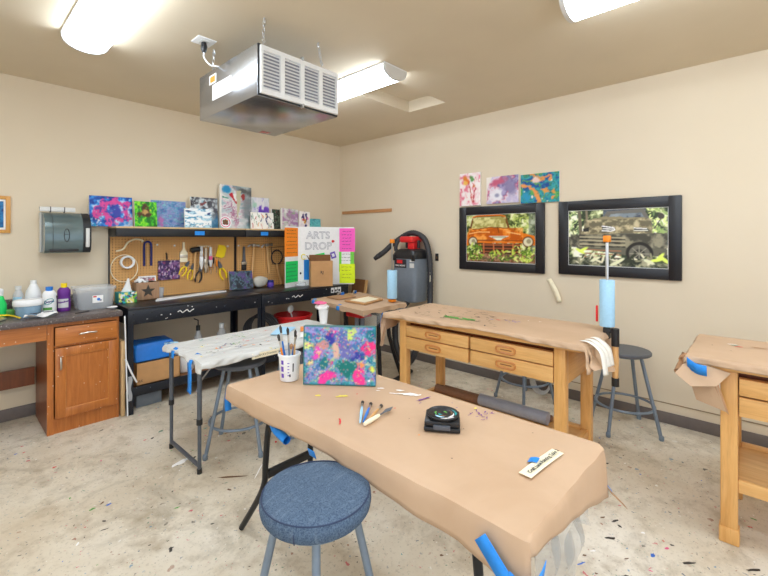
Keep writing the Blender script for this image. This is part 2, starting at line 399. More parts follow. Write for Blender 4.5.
def art_mesh(name, art, w, h, depth, mat_='paint', side=(238, 236, 232), yz0=0):
    """front grid at y=0 looking to -Y, x across (-w/2..w/2), z up from 0; box sides of the given depth behind it"""
    nu, nv = art.w, art.h; V = []; F = []; C = []
    L = art.lin()
    for j in range(nv+1):
        for i in range(nu+1):
            V.append((-w/2+w*i/nu, 0, h*j/nv))
            a = L[max(j-1, 0):j+1, max(i-1, 0):i+1]; C.append(a.reshape(-1, 3).mean(0))
    for j in range(nv):
        for i in range(nu):
            a = j*(nu+1)+i; F.append((a, a+1, a+nu+2, a+nu+1))
    if depth > 0:
        o = len(V); sl = lin(side)
        for y in (0, depth):
            for x, z in ((-w/2, 0), (w/2, 0), (w/2, h), (-w/2, h)): V.append((x, y, z)); C.append(sl)
        F += [(o+i, o+4+i, o+4+(i+1) % 4, o+(i+1) % 4) for i in range(4)] + [(o+7, o+6, o+5, o+4)]
    me = bpy.data.meshes.new(name); me.from_pydata(V, [], F); me.materials.append(M[mat_])
    at = me.color_attributes.new('Col', 'FLOAT_COLOR', 'POINT')
    arr = np.ones((len(V), 4), np.float32); arr[:, :3] = np.array(C); at.data.foreach_set('color', arr.ravel())
    return me
def canvas(name, label, cat, art, w, h, loc, lean=.12, rz=0, depth=.018, group=None, mat_='paint', side=(238, 236, 232), roll=0, parent=None):
    o = bpy.data.objects.new(name, art_mesh(name, art, w, h, depth, mat_, side)); COL.objects.link(o)
    o.location = loc; o.rotation_euler = Euler((-lean, roll, rz), 'XYZ')
    if parent is not None: o.parent = parent; return o
    o['label'] = label; o['category'] = cat
    if group: o['group'] = group
    return o

def rbox(cx, cy, hw, hd, r, z): 
    P_ = []
    for sx, sy, a0 in ((1, 1, 0), (-1, 1, PI/2), (-1, -1, PI), (1, -1, 3*PI/2)):
        for q in range(5): P_.append((cx+sx*(hw-r)+r*math.cos(a0+q*PI/8), cy+sy*(hd-r)+r*math.sin(a0+q*PI/8), z))
    return P_
def loft(m, secs, mi=0, cap0=True, cap1=True):
    n = len(secs[0]); m.add([p for s_ in secs for p in s_], [[i*n+q, i*n+(q+1) % n, (i+1)*n+(q+1) % n, (i+1)*n+q] for i in range(len(secs)-1) for q in range(n)]+([list(range(n))[::-1]] if cap0 else [])+([[(len(secs)-1)*n+q for q in range(n)]] if cap1 else []), mi, True); return m

# ------------------------------------------------------------------ the room
XW, YW, H = 3.841, 4.377, 2.74          # right wall, back wall, ceiling
XL, YF = -2.4, -3.0                     # walls behind and left of the camera
mats()
fl = struct('floor', MB().box((XL-.1, YF-.1, -.08), (XW+.1, YW+.1, 0)), 'floor')
hx0, hx1, hy0, hy1, hz = 2.56, 3.265, 2.21, 2.66, 2.853
c = MB()
c.box((XL-.1, YF-.1, H), (hx0, YW+.1, H+.2)); c.box((hx1, YF-.1, H), (XW+.1, YW+.1, H+.2))
c.box((hx0, YF-.1, H), (hx1, hy0, H+.2)); c.box((hx0, hy1, H), (hx1, YW+.1, H+.2)); c.box((hx0, hy0, hz), (hx1, hy1, H+.2))
ceil = struct('ceiling', c, 'ceil')
struct('wall_back', MB().box((XL-.1, YW, 0), (XW+.1, YW+.1, H)), 'wall')
struct('wall_right', MB().box((XW, YF-.1, 0), (XW+.1, YW, H)), 'wall')
def wall_open(name, a0, a1, fixed, o0, o1, z0, z1, axis):
    B = lambda p, q: ((fixed-.1, p[0], p[1]), (fixed, q[0], q[1])) if axis == 'y' else ((p[0], fixed-.1, p[1]), (q[0], fixed, q[1]))
    m = MB()
    for p, q in (((a0, 0), (o0, H)), ((o1, 0), (a1, H)), ((o0, 0), (o1, z0)), ((o0, z1), (o1, H))):
        if q[1]-p[1] > .001: m.box(*B(p, q))
    struct(name, m, 'wall'); f = MB(); w = .05
    for p, q in (((o0, z0), (o0+w, z1)), ((o1-w, z0), (o1, z1)), ((o0+w, z1-w), (o1-w, z1)), ((o0+w, z0), (o1-w, z0+w)), (((o0+o1)/2-w/2, z0+w), ((o0+o1)/2+w/2, z1-w))): f.box(*B(p, q))
    wn = struct('window_%d' % (1 if axis == 'y' else 2), f, 'white_metal')  # unseen window opening, added to let daylight fill the room
    L = bpy.data.lights.new('daylight portal', 'AREA'); L.shape = 'RECTANGLE'; L.cycles.is_portal = True; L.size = o1-o0; L.size_y = z1-z0
    lo = bpy.data.objects.new('daylight_portal', L); COL.objects.link(lo); c = ((o0+o1)/2, (z0+z1)/2)
    lo.location = (fixed-.11, c[0], c[1]) if axis == 'y' else (c[0], fixed-.11, c[1])
    lo.rotation_euler = (PI/2, 0, -PI/2) if axis == 'y' else (PI/2, 0, PI)
wall_open('wall_left', YF-.1, YW, XL, -1.6, 1.4, .5, 2.35, 'y')
wall_open('wall_front', XL, XW, YF, -.8, 2.4, .12, 2.35, 'x')
struct('baseboard_back', MB().box((XL, YW-.008, 0), (XW-.008, YW, .098), .003), 'base')
struct('baseboard_right', MB().box((XW-.008, YF, 0), (XW, YW, .09), .003), 'base')
# a thin crack-like chair line on the right wall (joint of the lower panel)
struct('trim_1', MB().box((XW-.004, YF, .155), (XW, 1.5, .162)), 'tan_line')

def blob(mb, cx, cy, rx, ry, rot, z, mi, seed, n=11, wob=.5):
    rn = random.Random(seed); P_ = []
    for k in range(n):
        a = 2*PI*k/n; r = 1-wob*rn.random(); x, y = rx*r*math.cos(a), ry*r*math.sin(a)
        P_.append((cx+x*math.cos(rot)-y*math.sin(rot), cy+x*math.sin(rot)+y*math.cos(rot), z))
    mb.poly(P_, mi)
FC = ['dark_ink', 'blue_ink', 'green_ink', 'white_ink', 'pink_ink', 'brown_ink', 'teal_ink', 'red_ink']
fs = MB(); rn = random.Random(3)
for k in range(330):
    x, y = rn.uniform(-.3, 3.75), rn.uniform(-.6, 3.75); r = rn.uniform(.003, .011)
    blob(fs, x, y, r*rn.uniform(1, 2.2), r*rn.uniform(.5, 1), rn.uniform(0, 3), .0006+k*1e-6, rn.choice([0, 0, 0, 0, 5, 5, 3, 3, 1, 6, 2, 4, 7]), k)
rn = random.Random(12)
for k in range(46):     # dark and blue drips in front of the right-hand bench
    x, y = rn.uniform(1.55, 2.35), rn.uniform(-.25, .62); r = rn.uniform(.006, .016)
    blob(fs, x, y, r*rn.uniform(1, 2.6), r*rn.uniform(.4, .9), rn.uniform(-1.2, -.4), .0009+k*1e-6, rn.choice([0, 0, 0, 5, 5, 1, 6, 3]), 400+k)
for k, (x, y, rx, ry, ro, mi) in enumerate(((1.9, .26, .055, .011, -.85, 0), (1.87, .19, .04, .012, -.8, 0), (1.98, .42, .03, .014, -.9, 0), (2.2, .1, .07, .012, -.6, 1), (2.27, .07, .05, .008, -.7, 1), (1.93, .12, .026, .012, -.5, 1), (2.2, .36, .02, .01, 0, 1), (2.4, .02, .04, .008, -.8, 0),
        (.72, 1.6, .07, .012, .9, 4), (.62, 1.55, .06, .010, 1.1, 4), (.80, 1.5, .05, .02, 1.2, 4), (.73, 2.02, .015, .009, 0, 0), (.75, 1.25, .02, .016, 0, 1), (.86, 2.3, .02, .008, -.2, 2), (1.2, 2.35, .1, .012, -.7, 5), (1.05, 2.75, .08, .03, .3, 3), (1.35, 2.3, .14, .006, .75, 3), (.62, 2.6, .02, .01, .3, 1), (.55, 2.62, .02, .01, .3, 2),
        (1.0, .95, .05, .02, .4, 4), (.9, .75, .03, .01, .9, 1), (2.02, .02, .10, .05, -.75, 5), (1.93, .0, .05, .03, -.75, 5), (2.08, -.06, .06, .03, -.6, 5))):
    blob(fs, x, y, rx, ry, ro, .0014+k*1e-5, mi, 900+k, 13)
o = fs.part('paint_splatter', FC, fl); o['kind'] = 'stuff'

# ------------------------------------------------------------------ ceiling fixtures
def light_proto(L=1.22, W=.245, D=.085):
    t = thing('ceiling_light', '', 'ceiling light')
    n = 14; cs = [(-W/2*math.cos(PI*k/n), -D*math.sin(PI*k/n)**.8) for k in range(n+1)]
    cs = [(x, z-.012) for x, z in cs]
    MB().box((-W/2-.006, -L/2, -.014), (W/2+.006, L/2, 0), .003).part('housing', 'white_metal', t, local=True)
    d = MB(); d.add([(x, -L/2+.022, z) for x, z in cs]+[(x, L/2-.022, z) for x, z in cs], [[k, k+1, n+2+k, n+1+k] for k in range(n)], 0, True)
    d.part('diffuser', 'lamp', t, local=True)
    for s_ in (-1, 1):
        y0 = s_*L/2; e = MB(); e.prism([(x*1.03, y0-s_*.024, z*1.03) for x, z in cs], (0, s_*.024, 0))
        e.part('end_cap', 'lamp_cap', t, local=True)
    return t
LG = 'wraparound ceiling lights'
L0 = light_proto(); L0.location = (2.325, 2.625, H); L0['label'] = 'long white ceiling light running behind the hanging metal air filter box'; L0['group'] = LG
dup(L0, (2.33, .17, H), 0, 'ceiling light above the framed pictures, cut by the top right edge')
dup(L0, (.635, 2.60, H), 0, 'ceiling light in the upper left, between the wall and the air filter box')
for x, y, lb in ((.635, .17, 'ceiling light above and left of the viewer, out of frame'), (2.33, -1.9, 'added ceiling light at the rear right of the room, out of frame'), (.635, -1.9, 'added ceiling light at the rear middle of the room, out of frame'), (-1.1, 2.4, 'added ceiling light at the far left of the room, out of frame'), (-1.1, .17, 'added ceiling light left of the viewer, out of frame'), (-1.1, -1.9, 'added ceiling light at the rear left of the room, out of frame')):
    dup(L0, (x, y, H), 0, lb)  # rear and left fixtures are unseen, added to fill the room with light

# air filter hanging from chains
ax0, ax1, ay0, ay1, az0, az1 = 1.243, 1.85, 2.13, 2.915, 2.276, 2.579
t = thing('air_filtration_unit', 'galvanised metal air filter box hanging from the ceiling on chains', 'air filter', ((ax0+ax1)/2, (ay0+ay1)/2, az0))
MB().box((ax0, ay0+.012, az0), (ax1, ay1, az1), .004).part('housing', 'galv', t)
f = MB(); yb = ay0+.012
f.box((ax0+.002, ay0+.006, az0+.002), (ax1-.002, yb, az1-.002)).part('gasket', 'black_metal', t)
MB().box((ax0+.03, ay0+.004, az0+.035), (ax1-.03, ay0+.007, az1-.035)).part('filter_media', 'grey_ink', t)
f = MB(); g = .012
f.box((ax0+g, ay0-.012, az0+g), (ax1-g, ay0+.006, az0+g+.028)); f.box((ax0+g, ay0-.012, az1-g-.028), (ax1-g, ay0+.006, az1-g))
wcol = (ax1-ax0-2*g)/4
for k in range(5):
    x = ax0+g+k*wcol; w = .015
    f.box((max(x-w, ax0+g), ay0-.012, az0+g+.028), (min(x+w, ax1-g), ay0+.006, az1-g-.028))
f.part('filter_frame', 'white_metal', t)
for k in range(4):
    x0, x1 = ax0+g+k*wcol+.012, ax0+g+(k+1)*wcol-.012; s_ = MB()
    for q in range(11):
        z = az0+.049+q*.0205; s_.box((x0, -.0012, -.0095), (x1, .0012, .0095), 0, 0, TR((0, ay0-.002, z), (-.75, 0, 0)))
    s_.part('louver_panel', 'white_metal', t)
for z in (az0+.004, az1-.004): MB().box(((ax0+ax1)/2-.006, ay0-.02, z-.012), ((ax0+ax1)/2+.006, ay0+.01, z+.012), .003).part('filter_clip', 'steel', t)
MB().box((ax0-.001, 2.66, 2.485), (ax0+.002, 2.76, 2.545)).box((ax0-.002, 2.675, 2.495), (ax0+.002, 2.745, 2.535), 0, 1).part('warning_label', ['white_ink', 'orange_plastic'], t, 'small white edged orange warning sticker')
m = MB().box((ax0-.001, 2.45, 2.37), (ax0+.002, 2.715, 2.475)).box((ax0-.0016, 2.575, 2.385), (ax0+.002, 2.612, 2.462), 0, 1)
m.part('data_plate', ['lamp_cap', 'cream_paper'], t, 'pale rectangular data plate')
MB().text('JET', .055, TR((1.73, 2.86, az0-.001), (PI, 0, 0)), bold=.002).part('logo', 'red_plastic', t, 'red maker lettering')
for x, y in ((ax0+.05, ay0+.03), (ax1-.12, ay0+.03), (ax0+.02, ay1-.16), (ax1-.05, ay1-.06)):
    MB().tube([(x, y, az1-.005), (x, y, az1+.02), (x+.012, y, az1+.032), (x, y, az1+.045), (x-.01, y, az1+.035)], .003, 6, k=3).part('eye_bolt', 'steel', t)
def chain(x, y, z0, z1, x1, y1, label):
    m = MB(); n = max(3, int((z1-z0)/.021))
    for k in range(n):
        f_ = (k+.5)/n; p = Vector((x+(x1-x)*f_, y+(y1-y)*f_, z0+(z1-z0)*f_)); L = (z1-z0)/n*.68; a = PI/2*(k % 2)
        m.tube([p+Vector((math.cos(a)*.0075*math.cos(b), math.sin(a)*.0075*math.cos(b), L*math.sin(b))) for b in [2*PI*q/10 for q in range(10)]], .0022, 5, closed=True)
    m.tube([(x1, y1, z1-.004), (x1+.008, y1, z1-.02), (x1, y1, z1-.03), (x1-.008, y1, z1-.02)], .0025, 5, k=2)
    m.solo('hanging_chain', 'steel', label, 'chain', 'chains holding the air filter')
chain(ax0+.05, ay0+.03, az1+.03, H, ax0+.045, ay0+.01, 'short chain above the near left corner of the air filter')
chain(ax1-.12, ay0+.03, az1+.03, H, ax1-.16, ay0+.02, 'short chain above the right end of the louvered front')
chain(ax0+.02, ay1-.16, az1+.03, H, ax0+.03, ay1-.16, 'short chain beside the white power cord, above the side of the air filter')
chain(ax1-.05, ay1-.06, az1+.03, H, ax1-.05, ay1-.06, 'short chain at the far right corner of the air filter, hidden behind it')
t = thing('ceiling_outlet', 'square white electrical outlet on the ceiling above the air filter', 'outlet', (1.173, 2.685, H))
MB().box((1.113, 2.625, H-.007), (1.233, 2.745, H), .003).part('cover_plate', 'white_plastic', t)
MB().box((1.15, 2.655, H-.01), (1.196, 2.715, H-.006), .002).part('socket', 'lamp_cap', t)
t = thing('power_cord', 'white power cord with black plug hanging from the ceiling outlet', 'cord', (1.173, 2.685, H-.07))
MB().lathe([(.012, H-.075), (.02, H-.055), (.02, H-.03), (.016, H-.012)], (1.173, 2.685, 0), 12).part('plug', 'black_plastic', t)
MB().tube([(1.173, 2.685, H-.07), (1.175, 2.685, H-.11), (1.2, 2.66, H-.155), (1.235, 2.64, H-.16), (1.262, 2.63, H-.158)], .005, 8, k=6).part('cable', 'white_plastic', t)

# ------------------------------------------------------------------ black workbenches along the back wall
BZ = .875
def workbench(x0, x1, label, drawer_scribble):
    t = thing('workbench', label, 'workbench', ((x0+x1)/2, 4.07, 0), 0, 'black steel workbenches with pegboard backs')
    MB().box((x0, 3.775, BZ-.022), (x1, 4.362, BZ), .004).part('worktop', 'bench_top', t)
    m = MB().box((x0, 3.78, .735), (x1, 3.80, BZ-.022), .003); 
    for k in range(9):
        x = x0+.04+(x1-x0-.08)*k/8
        for z in (.76, .82): 
            if k in (0, 1, 7, 8): m.lathe([(.008, 0), (.008, .004), (.004, .007)], (0, 0, 0), 8, 1, TR((x, 3.78, z), (PI/2, 0, 0)))
    m.part('front_beam', ['bench_black', 'black_metal'], t)
    rn = random.Random(int(x0*100)); m = MB()
    for k in range(9): blob_y(m, rn.uniform(x0+.05, x1-.05), rn.uniform(.745, .85), rn.uniform(.003, .012), rn.uniform(.003, .007), 3.7785-k*1e-5, 0, k+int(x0*50))
    sx, sz = drawer_scribble
    m.tube([(sx+.02*q, 3.778, sz+.012*math.sin(q*2.1)) for q in range(8)], .004, 5, k=3)
    o = m.part('white_paint_marks', 'white_ink', t); o['kind'] = 'stuff'
    m = MB(); m.box((x0, 4.345, .735), (x1, 4.362, BZ-.022)); m.part('rear_beam', 'bench_black', t)
    for x in (x0, x1-.02): MB().box((x, 3.80, .735), (x+.02, 4.345, BZ-.022)).part('side_beam', 'bench_black', t)
    for x, sx_ in ((x0, 1), (x1, -1)):
        for y, sy in ((3.78, 1), (4.362, -1)):
            top = .735 if sy == 1 else 1.53
            m = MB().prism([(x, y, 0), (x+sx_*.04, y, 0), (x+sx_*.04, y+sy*.004, 0), (x+sx_*.004, y+sy*.004, 0), (x+sx_*.004, y+sy*.045, 0), (x, y+sy*.045, 0)], (0, 0, top))
            for q in range(6): m.box((x+sx_*.015, y-sy*.0012, .08+q*.1), (x+sx_*.024, y+sy*.001, .105+q*.1), 0, 1)
            m.part('leg' if sy == 1 else 'rear_post', ['bench_black', 'black_metal'], t)
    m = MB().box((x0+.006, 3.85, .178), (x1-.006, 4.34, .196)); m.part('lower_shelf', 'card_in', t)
    MB().box((x0+.006, 3.83, .125), (x1-.006, 3.85, .2), .003).part('lower_beam', 'bench_black', t)
    MB().box((x0+.004, 4.346, BZ), (x1-.004, 4.352, 1.50)).part('pegboard', 'peg', t)
    MB().box((x0, 4.11, 1.534), (x1, 4.36, 1.55), .002).part('overhead_shelf', 'shelf_wood', t)
    m = MB().box((x0, 4.108, 1.458), (x1, 4.122, 1.535), .003).box((x0, 4.122, 1.458), (x0+.012, 4.345, 1.534)).box((x1-.012, 4.122, 1.458), (x1, 4.345, 1.534))
    m.part('shelf_beam', 'black_metal', t)
    return t
def blob_y(mb, x, z, rx, rz, y, mi, seed, n=8):
    rn = random.Random(seed); mb.poly([(x+rx*(1-.5*rn.random())*math.cos(2*PI*k/n), y, z+rz*(1-.5*rn.random())*math.sin(2*PI*k/n)) for k in range(n)], mi)
b1 = workbench(1.035, 2.24, 'black steel workbench beside the wooden cabinet, with tissue box and pegboard tools', (1.42, .795))
b2 = workbench(2.247, 3.452, 'black steel workbench nearer the room corner, with project board and cardboard box', (2.62, .80))
MB().box((1.705, 4.104, 1.475), (1.80, 4.108, 1.515)).part('blue_tape', 'tape', b1)
MB().box((2.43, 4.104, 1.475), (2.52, 4.108, 1.515)).part('blue_tape', 'tape', b2)
m = MB()
for k in range(3): m.box((3.17+k*.055, 3.776, .79), (3.215+k*.055, 3.779, .85)); m.box((3.175+k*.055, 3.7755, .80), (3.20+k*.055, 3.777, .825), 0, 1)
m.part('stickers', ['white_paper', 'ink'], b2, 'three small white stickers with dark print')

# ------------------------------------------------------------------ sink cabinet on the left
CT = .862
t = thing('sink_counter', 'dark laminate counter with sink on a brown wooden apron at the left edge', 'counter', (.2, 4.07, 0))
MB().box((-.9, 3.775, CT-.042), (.998, 4.365, CT), .006).part('countertop', 'counter', t)
MB().box((-.9, 4.35, CT), (.998, 4.374, CT+.10), .004).part('backsplash', 'counter', t)
MB().box((-.9, 3.825, .70), (.526, 3.845, CT-.042)).part('apron', 'cab_x', t)
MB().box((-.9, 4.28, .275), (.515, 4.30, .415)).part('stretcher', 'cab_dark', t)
m = MB().lathe([(.20, .004), (.215, .008), (.205, .012), (.185, .0), (.17, -.02), (.16, -.03)], (.10, 3.98, CT+.001), 32, sx=1.05, sy=.72)
m.part('sink', 'steel', t)
t = thing('base_cabinet', 'reddish brown base cabinet with one drawer above one door', 'cabinet', (.75, 4.07, 0))
m = MB().box((.528, 3.842, .0), (.546, 4.34, CT-.044)).box((.957, 3.842, 0), (.975, 4.34, CT-.044)).box((.546, 4.32, 0), (.957, 4.34, CT-.044)).box((.546, 3.842, .1), (.957, 4.32, .118))
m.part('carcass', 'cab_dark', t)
m = MB().box((.528, 3.822, .0), (.566, 3.842, CT-.044)).box((.965, 3.822, 0), (.982, 3.842, CT-.044)).box((.566, 3.822, .79), (.965, 3.842, CT-.044)).box((.566, 3.822, .636), (.965, 3.842, .65)).box((.566, 3.83, 0), (.965, 3.842, .11))
m.part('face_frame', 'cab', t)
d = MB().box((.572, 3.80, .652), (.968, 3.822, .786), .006).part('drawer', 'cab_x', t)
MB().tube([(.715, 3.80, .72), (.722, 3.78, .722), (.77, 3.772, .728), (.818, 3.78, .722), (.825, 3.80, .72)], [.004, .006, .007, .006, .004], 8, k=4).part('handle', 'nickel', d)
m = MB(); x0, x1, z0, z1, w = .572, .968, .115, .633, .062
m.box((x0, 3.80, z0), (x0+w, 3.822, z1), .004).box((x1-w, 3.80, z0), (x1, 3.822, z1), .004).box((x0+w-.002, 3.8005, z1-w), (x1-w+.002, 3.822, z1), .004).box((x0+w-.002, 3.8005, z0), (x1-w+.002, 3.822, z0+w), .004)
m.box((x0+w-.004, 3.810, z0+w-.004), (x1-w+.004, 3.82, z1-w+.004))
d = m.part('door', 'cab', t)
m = MB(); e = .004
for a, b in (((x0+w, z0+w), (x1-w, z0+w)), ((x0+w, z1-w), (x1-w, z1-w)), ((x0+w, z0+w), (x0+w, z1-w)), ((x1-w, z0+w), (x1-w, z1-w))): m.tube([(a[0], 3.806, a[1]), (b[0], 3.806, b[1])], e, 6)
m.part('panel_moulding', 'pull', d)
MB().tube([(.602, 3.80, .572), (.602, 3.78, .565), (.602, 3.772, .525), (.602, 3.78, .483), (.602, 3.80, .477)], [.004, .006, .007, .006, .004], 8, k=4).part('handle', 'nickel', d)

MB().box((.993, 3.80, .0), (1.02, 4.28, .61), .003).solo('timber_offcut', 'plank', 'tan board standing on edge between the cabinet and the black workbench', 'board')
MB().tube([(1.026, 3.755, .01), (1.006, 3.757, .82)], .005, 8).solo('thin_rod', 'white_plastic', 'thin white rod leaning upright between cabinet and workbench', 'rod')
MB().tube([(1.012, 3.765, .47), (1.05, 3.752, .36), (1.095, 3.77, .262)], .007, 8, k=4).part('paint_stick', 'white_plastic', b1)
MB().grid(lambda u, v: (1.03+.03*u+.006*math.sin(9*v), 3.774-.004*math.sin(7*v+3*u), .12+.2*v), 3, 12).part('plastic_scrap', 'bottle_clear', b1)

# ------------------------------------------------------------------ wooden 4-drawer benches
def hard_bench(ox, oy, L, label, label_group, WZ=.835, sz=.145):
    """ox front face, oy far (high y) end; length L runs to lower y"""
    t = thing('hardwood_bench', label, 'workbench', (ox+.28, oy-L/2, 0), 0, label_group)
    y1, y0 = oy, oy-L
    MB().box((ox, y0, WZ-.04), (ox+.575, y1, WZ), .005).part('benchtop', 'bench_wood', t)
    lf = ox+.03; lb = ox+.555; ln, lr = y0+.123, y1-.137
    for x in (lf, lb-.055):
        for y in (ln, lr):
            MB().box((x, y-.032, 0), (x+.055, y+.032, WZ-.04), .004).box((x-.006, y-.038, 0), (x+.061, y+.038, .075), .006).part('leg', 'bench_leg', t)
    for y in (ln, lr):
        MB().box((lf+.055, y-.02, sz-.005), (lb-.055, y+.02, sz+.055), .004).part('side_rail', 'bench_rail', t)
        MB().box((lf+.055, y-.02, .60), (lb-.055, y+.02, WZ-.04), .004).part('side_panel', 'bench_rail', t)
    for x in (lf+.008, lb-.045): MB().box((x, ln+.032, sz), (x+.03, lr-.032, sz+.06), .004).part('shelf_rail', 'bench_wood', t)
    MB().box((lf+.03, ln, sz+.02), (lb-.02, lr, sz+.04)).part('lower_shelf', 'bench_wood', t)
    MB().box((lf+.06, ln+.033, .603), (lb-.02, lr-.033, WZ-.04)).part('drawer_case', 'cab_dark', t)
    mid = (ln+lr)/2; d0 = ox+.026
    for (a, b) in ((mid+.012, lr-.036), (ln+.036, mid-.006)):
        for (z0, z1) in ((.711, .79), (.614, .703)):
            d = MB().box((d0, a, z0), (d0+.04, b, z1), .003).part('drawer', 'bench_wood', t)
            yc = (a+b)/2+.02; zc = (z0+z1)/2; m = MB()
            m.tube([(d0-.004, yc+.062*math.copysign(abs(math.cos(q))**.5, math.cos(q)), zc+.02*math.copysign(abs(math.sin(q))**.6, math.sin(q))) for q in [2*PI*k/28 for k in range(28)]], .0065, 6, closed=True)
            m.part('handle', 'pull', d)
            MB().box((d0-.001, yc-.054, zc-.013), (d0+.002, yc+.054, zc+.013)).box((d0-.0015, yc-.04, zc-.003), (d0+.002, yc+.035, zc+.003), 0, 1).part('handle_recess', ['bench_wood', 'cab_dark'], d)
    return t
WZ = .862
wb = hard_bench(2.352, 2.135, 1.42, 'long honey wood bench with four drawers and brown paper top, below the framed pictures', 'hardwood drawer benches', WZ)
rb = hard_bench(2.50, .245, 1.42, 'honey wood bench with drawers cut off by the right edge of the picture', 'hardwood drawer benches', WZ, .25)

# ------------------------------------------------------------------ paper covers
def drape(x0, x1, y0, y1, z, dx0, dx1, dy0, dy1, nu=40, nv=50, seed=0, wav=.006, r=.012, flare=.1, crumple=0, ridge=0):
    """sheet lying on a slab and hanging over its edges; each drop is a function of the position 0..1 along that edge"""
    rn = random.Random(seed); ph = [rn.uniform(0, 6) for _ in range(8)]; K = 7
    us = [-1+k/K for k in range(K)]+[k/nu for k in range(nu+1)]+[1+(k+1)/K for k in range(K)]
    vs = [-1+k/K for k in range(K)]+[k/nv for k in range(nv+1)]+[1+(k+1)/K for k in range(K)]
    V = []
    for u in us:
        for v in vs:
            cu, cv = min(max(u, 0), 1), min(max(v, 0), 1); x = x0+(x1-x0)*cu; y = y0+(y1-y0)*cv
            ax = max(0, -u)*dx0(cv) if u < 0 else max(0, u-1)*dx1(cv); ay = max(0, -v)*dy0(cu) if v < 0 else max(0, v-1)*dy1(cu)
            d = max(ax, ay); out = r*(1-math.exp(-d/(r+1e-6)))+flare*d+wav*(math.sin(17*x+ph[0])+math.sin(23*y+ph[1])+math.sin(41*(x+y)+ph[2]))*min(1, d/.03)
            if crumple: out += crumple*min(1, d/.03)*math.sin(70*x+60*y+90*d+ph[3])
            sx = -1 if u < 0 else (1 if u > 1 else 0); sy = -1 if v < 0 else (1 if v > 1 else 0)
            n = math.hypot(sx, sy) or 1
            zz = z-(d-r*(1-math.exp(-d/(r+1e-6)))*.8) + (.0015*math.sin(6*x+ph[4])*math.sin(7*y+ph[5])+.0015 if d == 0 else 0)
            if d == 0:
                e = min((x-x0) if dx0(.5) else 9, (x1-x) if dx1(.5) else 9, (y-y0) if dy0(.5) else 9, (y1-y) if dy1(.5) else 9)
                zz -= .006*math.exp(-e/.012)
                if ridge: zz += ridge*min(1, e/.03)*(math.sin(70*y+4*math.sin(5*x)+3*x)+.6*math.sin(33*y-9*x+ph[6]))
            V.append(Vector((x+sx*out/n, y+sy*out/n, zz)))
    m = MB(); nn = len(vs); m.add(V, [[i*nn+j, (i+1)*nn+j, (i+1)*nn+j+1, i*nn+j+1] for i in range(len(us)-1) for j in range(nn-1)], 0, True); return m
def sheet_obj(mb, name, mat_, label, cat):
    o = mb.solo(name, mat_, label, cat); md = o.modifiers.new('Solidify', 'SOLIDIFY'); md.thickness = .0012; md.offset = 1; return o
def marks(parent, items, z, mats_, name='paint_marks', seed=5):
    m = MB(); rn = random.Random(seed)
    for k, it in enumerate(items):
        x, y, rx, ry, ro, mi = it; blob(m, x, y, rx, ry, ro, z+k*2e-5, mi, seed*100+k, 12, .55)
    o = m.part(name, mats_, parent); o['kind'] = 'stuff'; return o

# front table --------------------------------------------------------------
FZ = .74; fx0, fx1, fy0, fy1 = .948, 1.528, .408, 1.885
t = thing('folding_table', 'long folding table with black bent legs under brown paper in the foreground', 'table', (1.24, 1.15, 0))
MB().box((fx0+.008, fy0+.008, FZ-.045), (fx1-.008, fy1-.008, FZ-.004), .01).part('tabletop', 'lamp_cap', t)
for yy, s_ in ((1.70, 1), (.60, -1)):
    for xx in (1.045, 1.30):
        o_ = -.03 if xx < 1.2 else .05
        MB().tube([(xx+.02, yy-.03*s_, .70), (xx, yy, .55), (xx+.1*o_, yy+.02*s_, .38), (xx+.25*o_, yy+.04*s_, .25), (xx+1.1*o_, yy+.19*s_, .012)], .0145, 10, k=8).part('leg', 'black_metal', t)
    MB().box((1.045, yy+.025*s_-.012, .305), (1.30, yy+.025*s_+.012, .342), .004).part('crossbar', 'black_metal', t)
    MB().box((1.05, yy-.012-.01*s_, .60), (1.29, yy+.012-.01*s_, .625), .004).part('crossbar', 'black_metal', t)
for xx in (1.05, 1.29): MB().box((xx-.012, .60, .675), (xx+.012, 1.70, .695), .003).part('under_rail', 'black_metal', t)
f_ = lambda a, b: (lambda q: a+(b-a)*q)
dr = drape(fx0, fx1, fy0, fy1, FZ+.002, lambda q: .10-.025*q+.012*math.sin(9*q)+.05*max(0, .12-q)/.12, lambda q: .07, lambda q: .055+.13*q**1.3, lambda q: .085+.02*math.sin(7*q), seed=3, flare=.06, wav=.0018, r=.018)
fp = sheet_obj(dr, 'kraft_paper_cover', 'kraft', 'brown kraft paper taped over the long foreground table', 'paper table cover')
def ribbon(mb, pts, w, wd, k=6, mi=0):
    """strip of tape along pts; wd is the direction across it"""
    P_ = smooth_path(pts, k); W = Vector(wd).normalized()*w/2
    V = [p-W for p in P_]+[p+W for p in P_]; n = len(P_); mb.add(V, [[i, i+1, n+i+1, n+i] for i in range(n-1)], mi, True); return mb
def tape(parent, pts, w, wd, mat_='tape', name='blue_tape'):
    o = ribbon(MB(), pts, w, wd).part(name, mat_, parent); md = o.modifiers.new('Solidify', 'SOLIDIFY'); md.thickness = .0012; md.offset = 0; return o
tape(fp, [(.957, fy1+.022, .715), (.955, fy1+.034, .66), (.958, fy1+.034, .60)], .03, (1, -.2, 0))
tape(fp, [(.915, 1.205, .675), (.925, 1.205, .645)], .04, (.0, 1, 0))
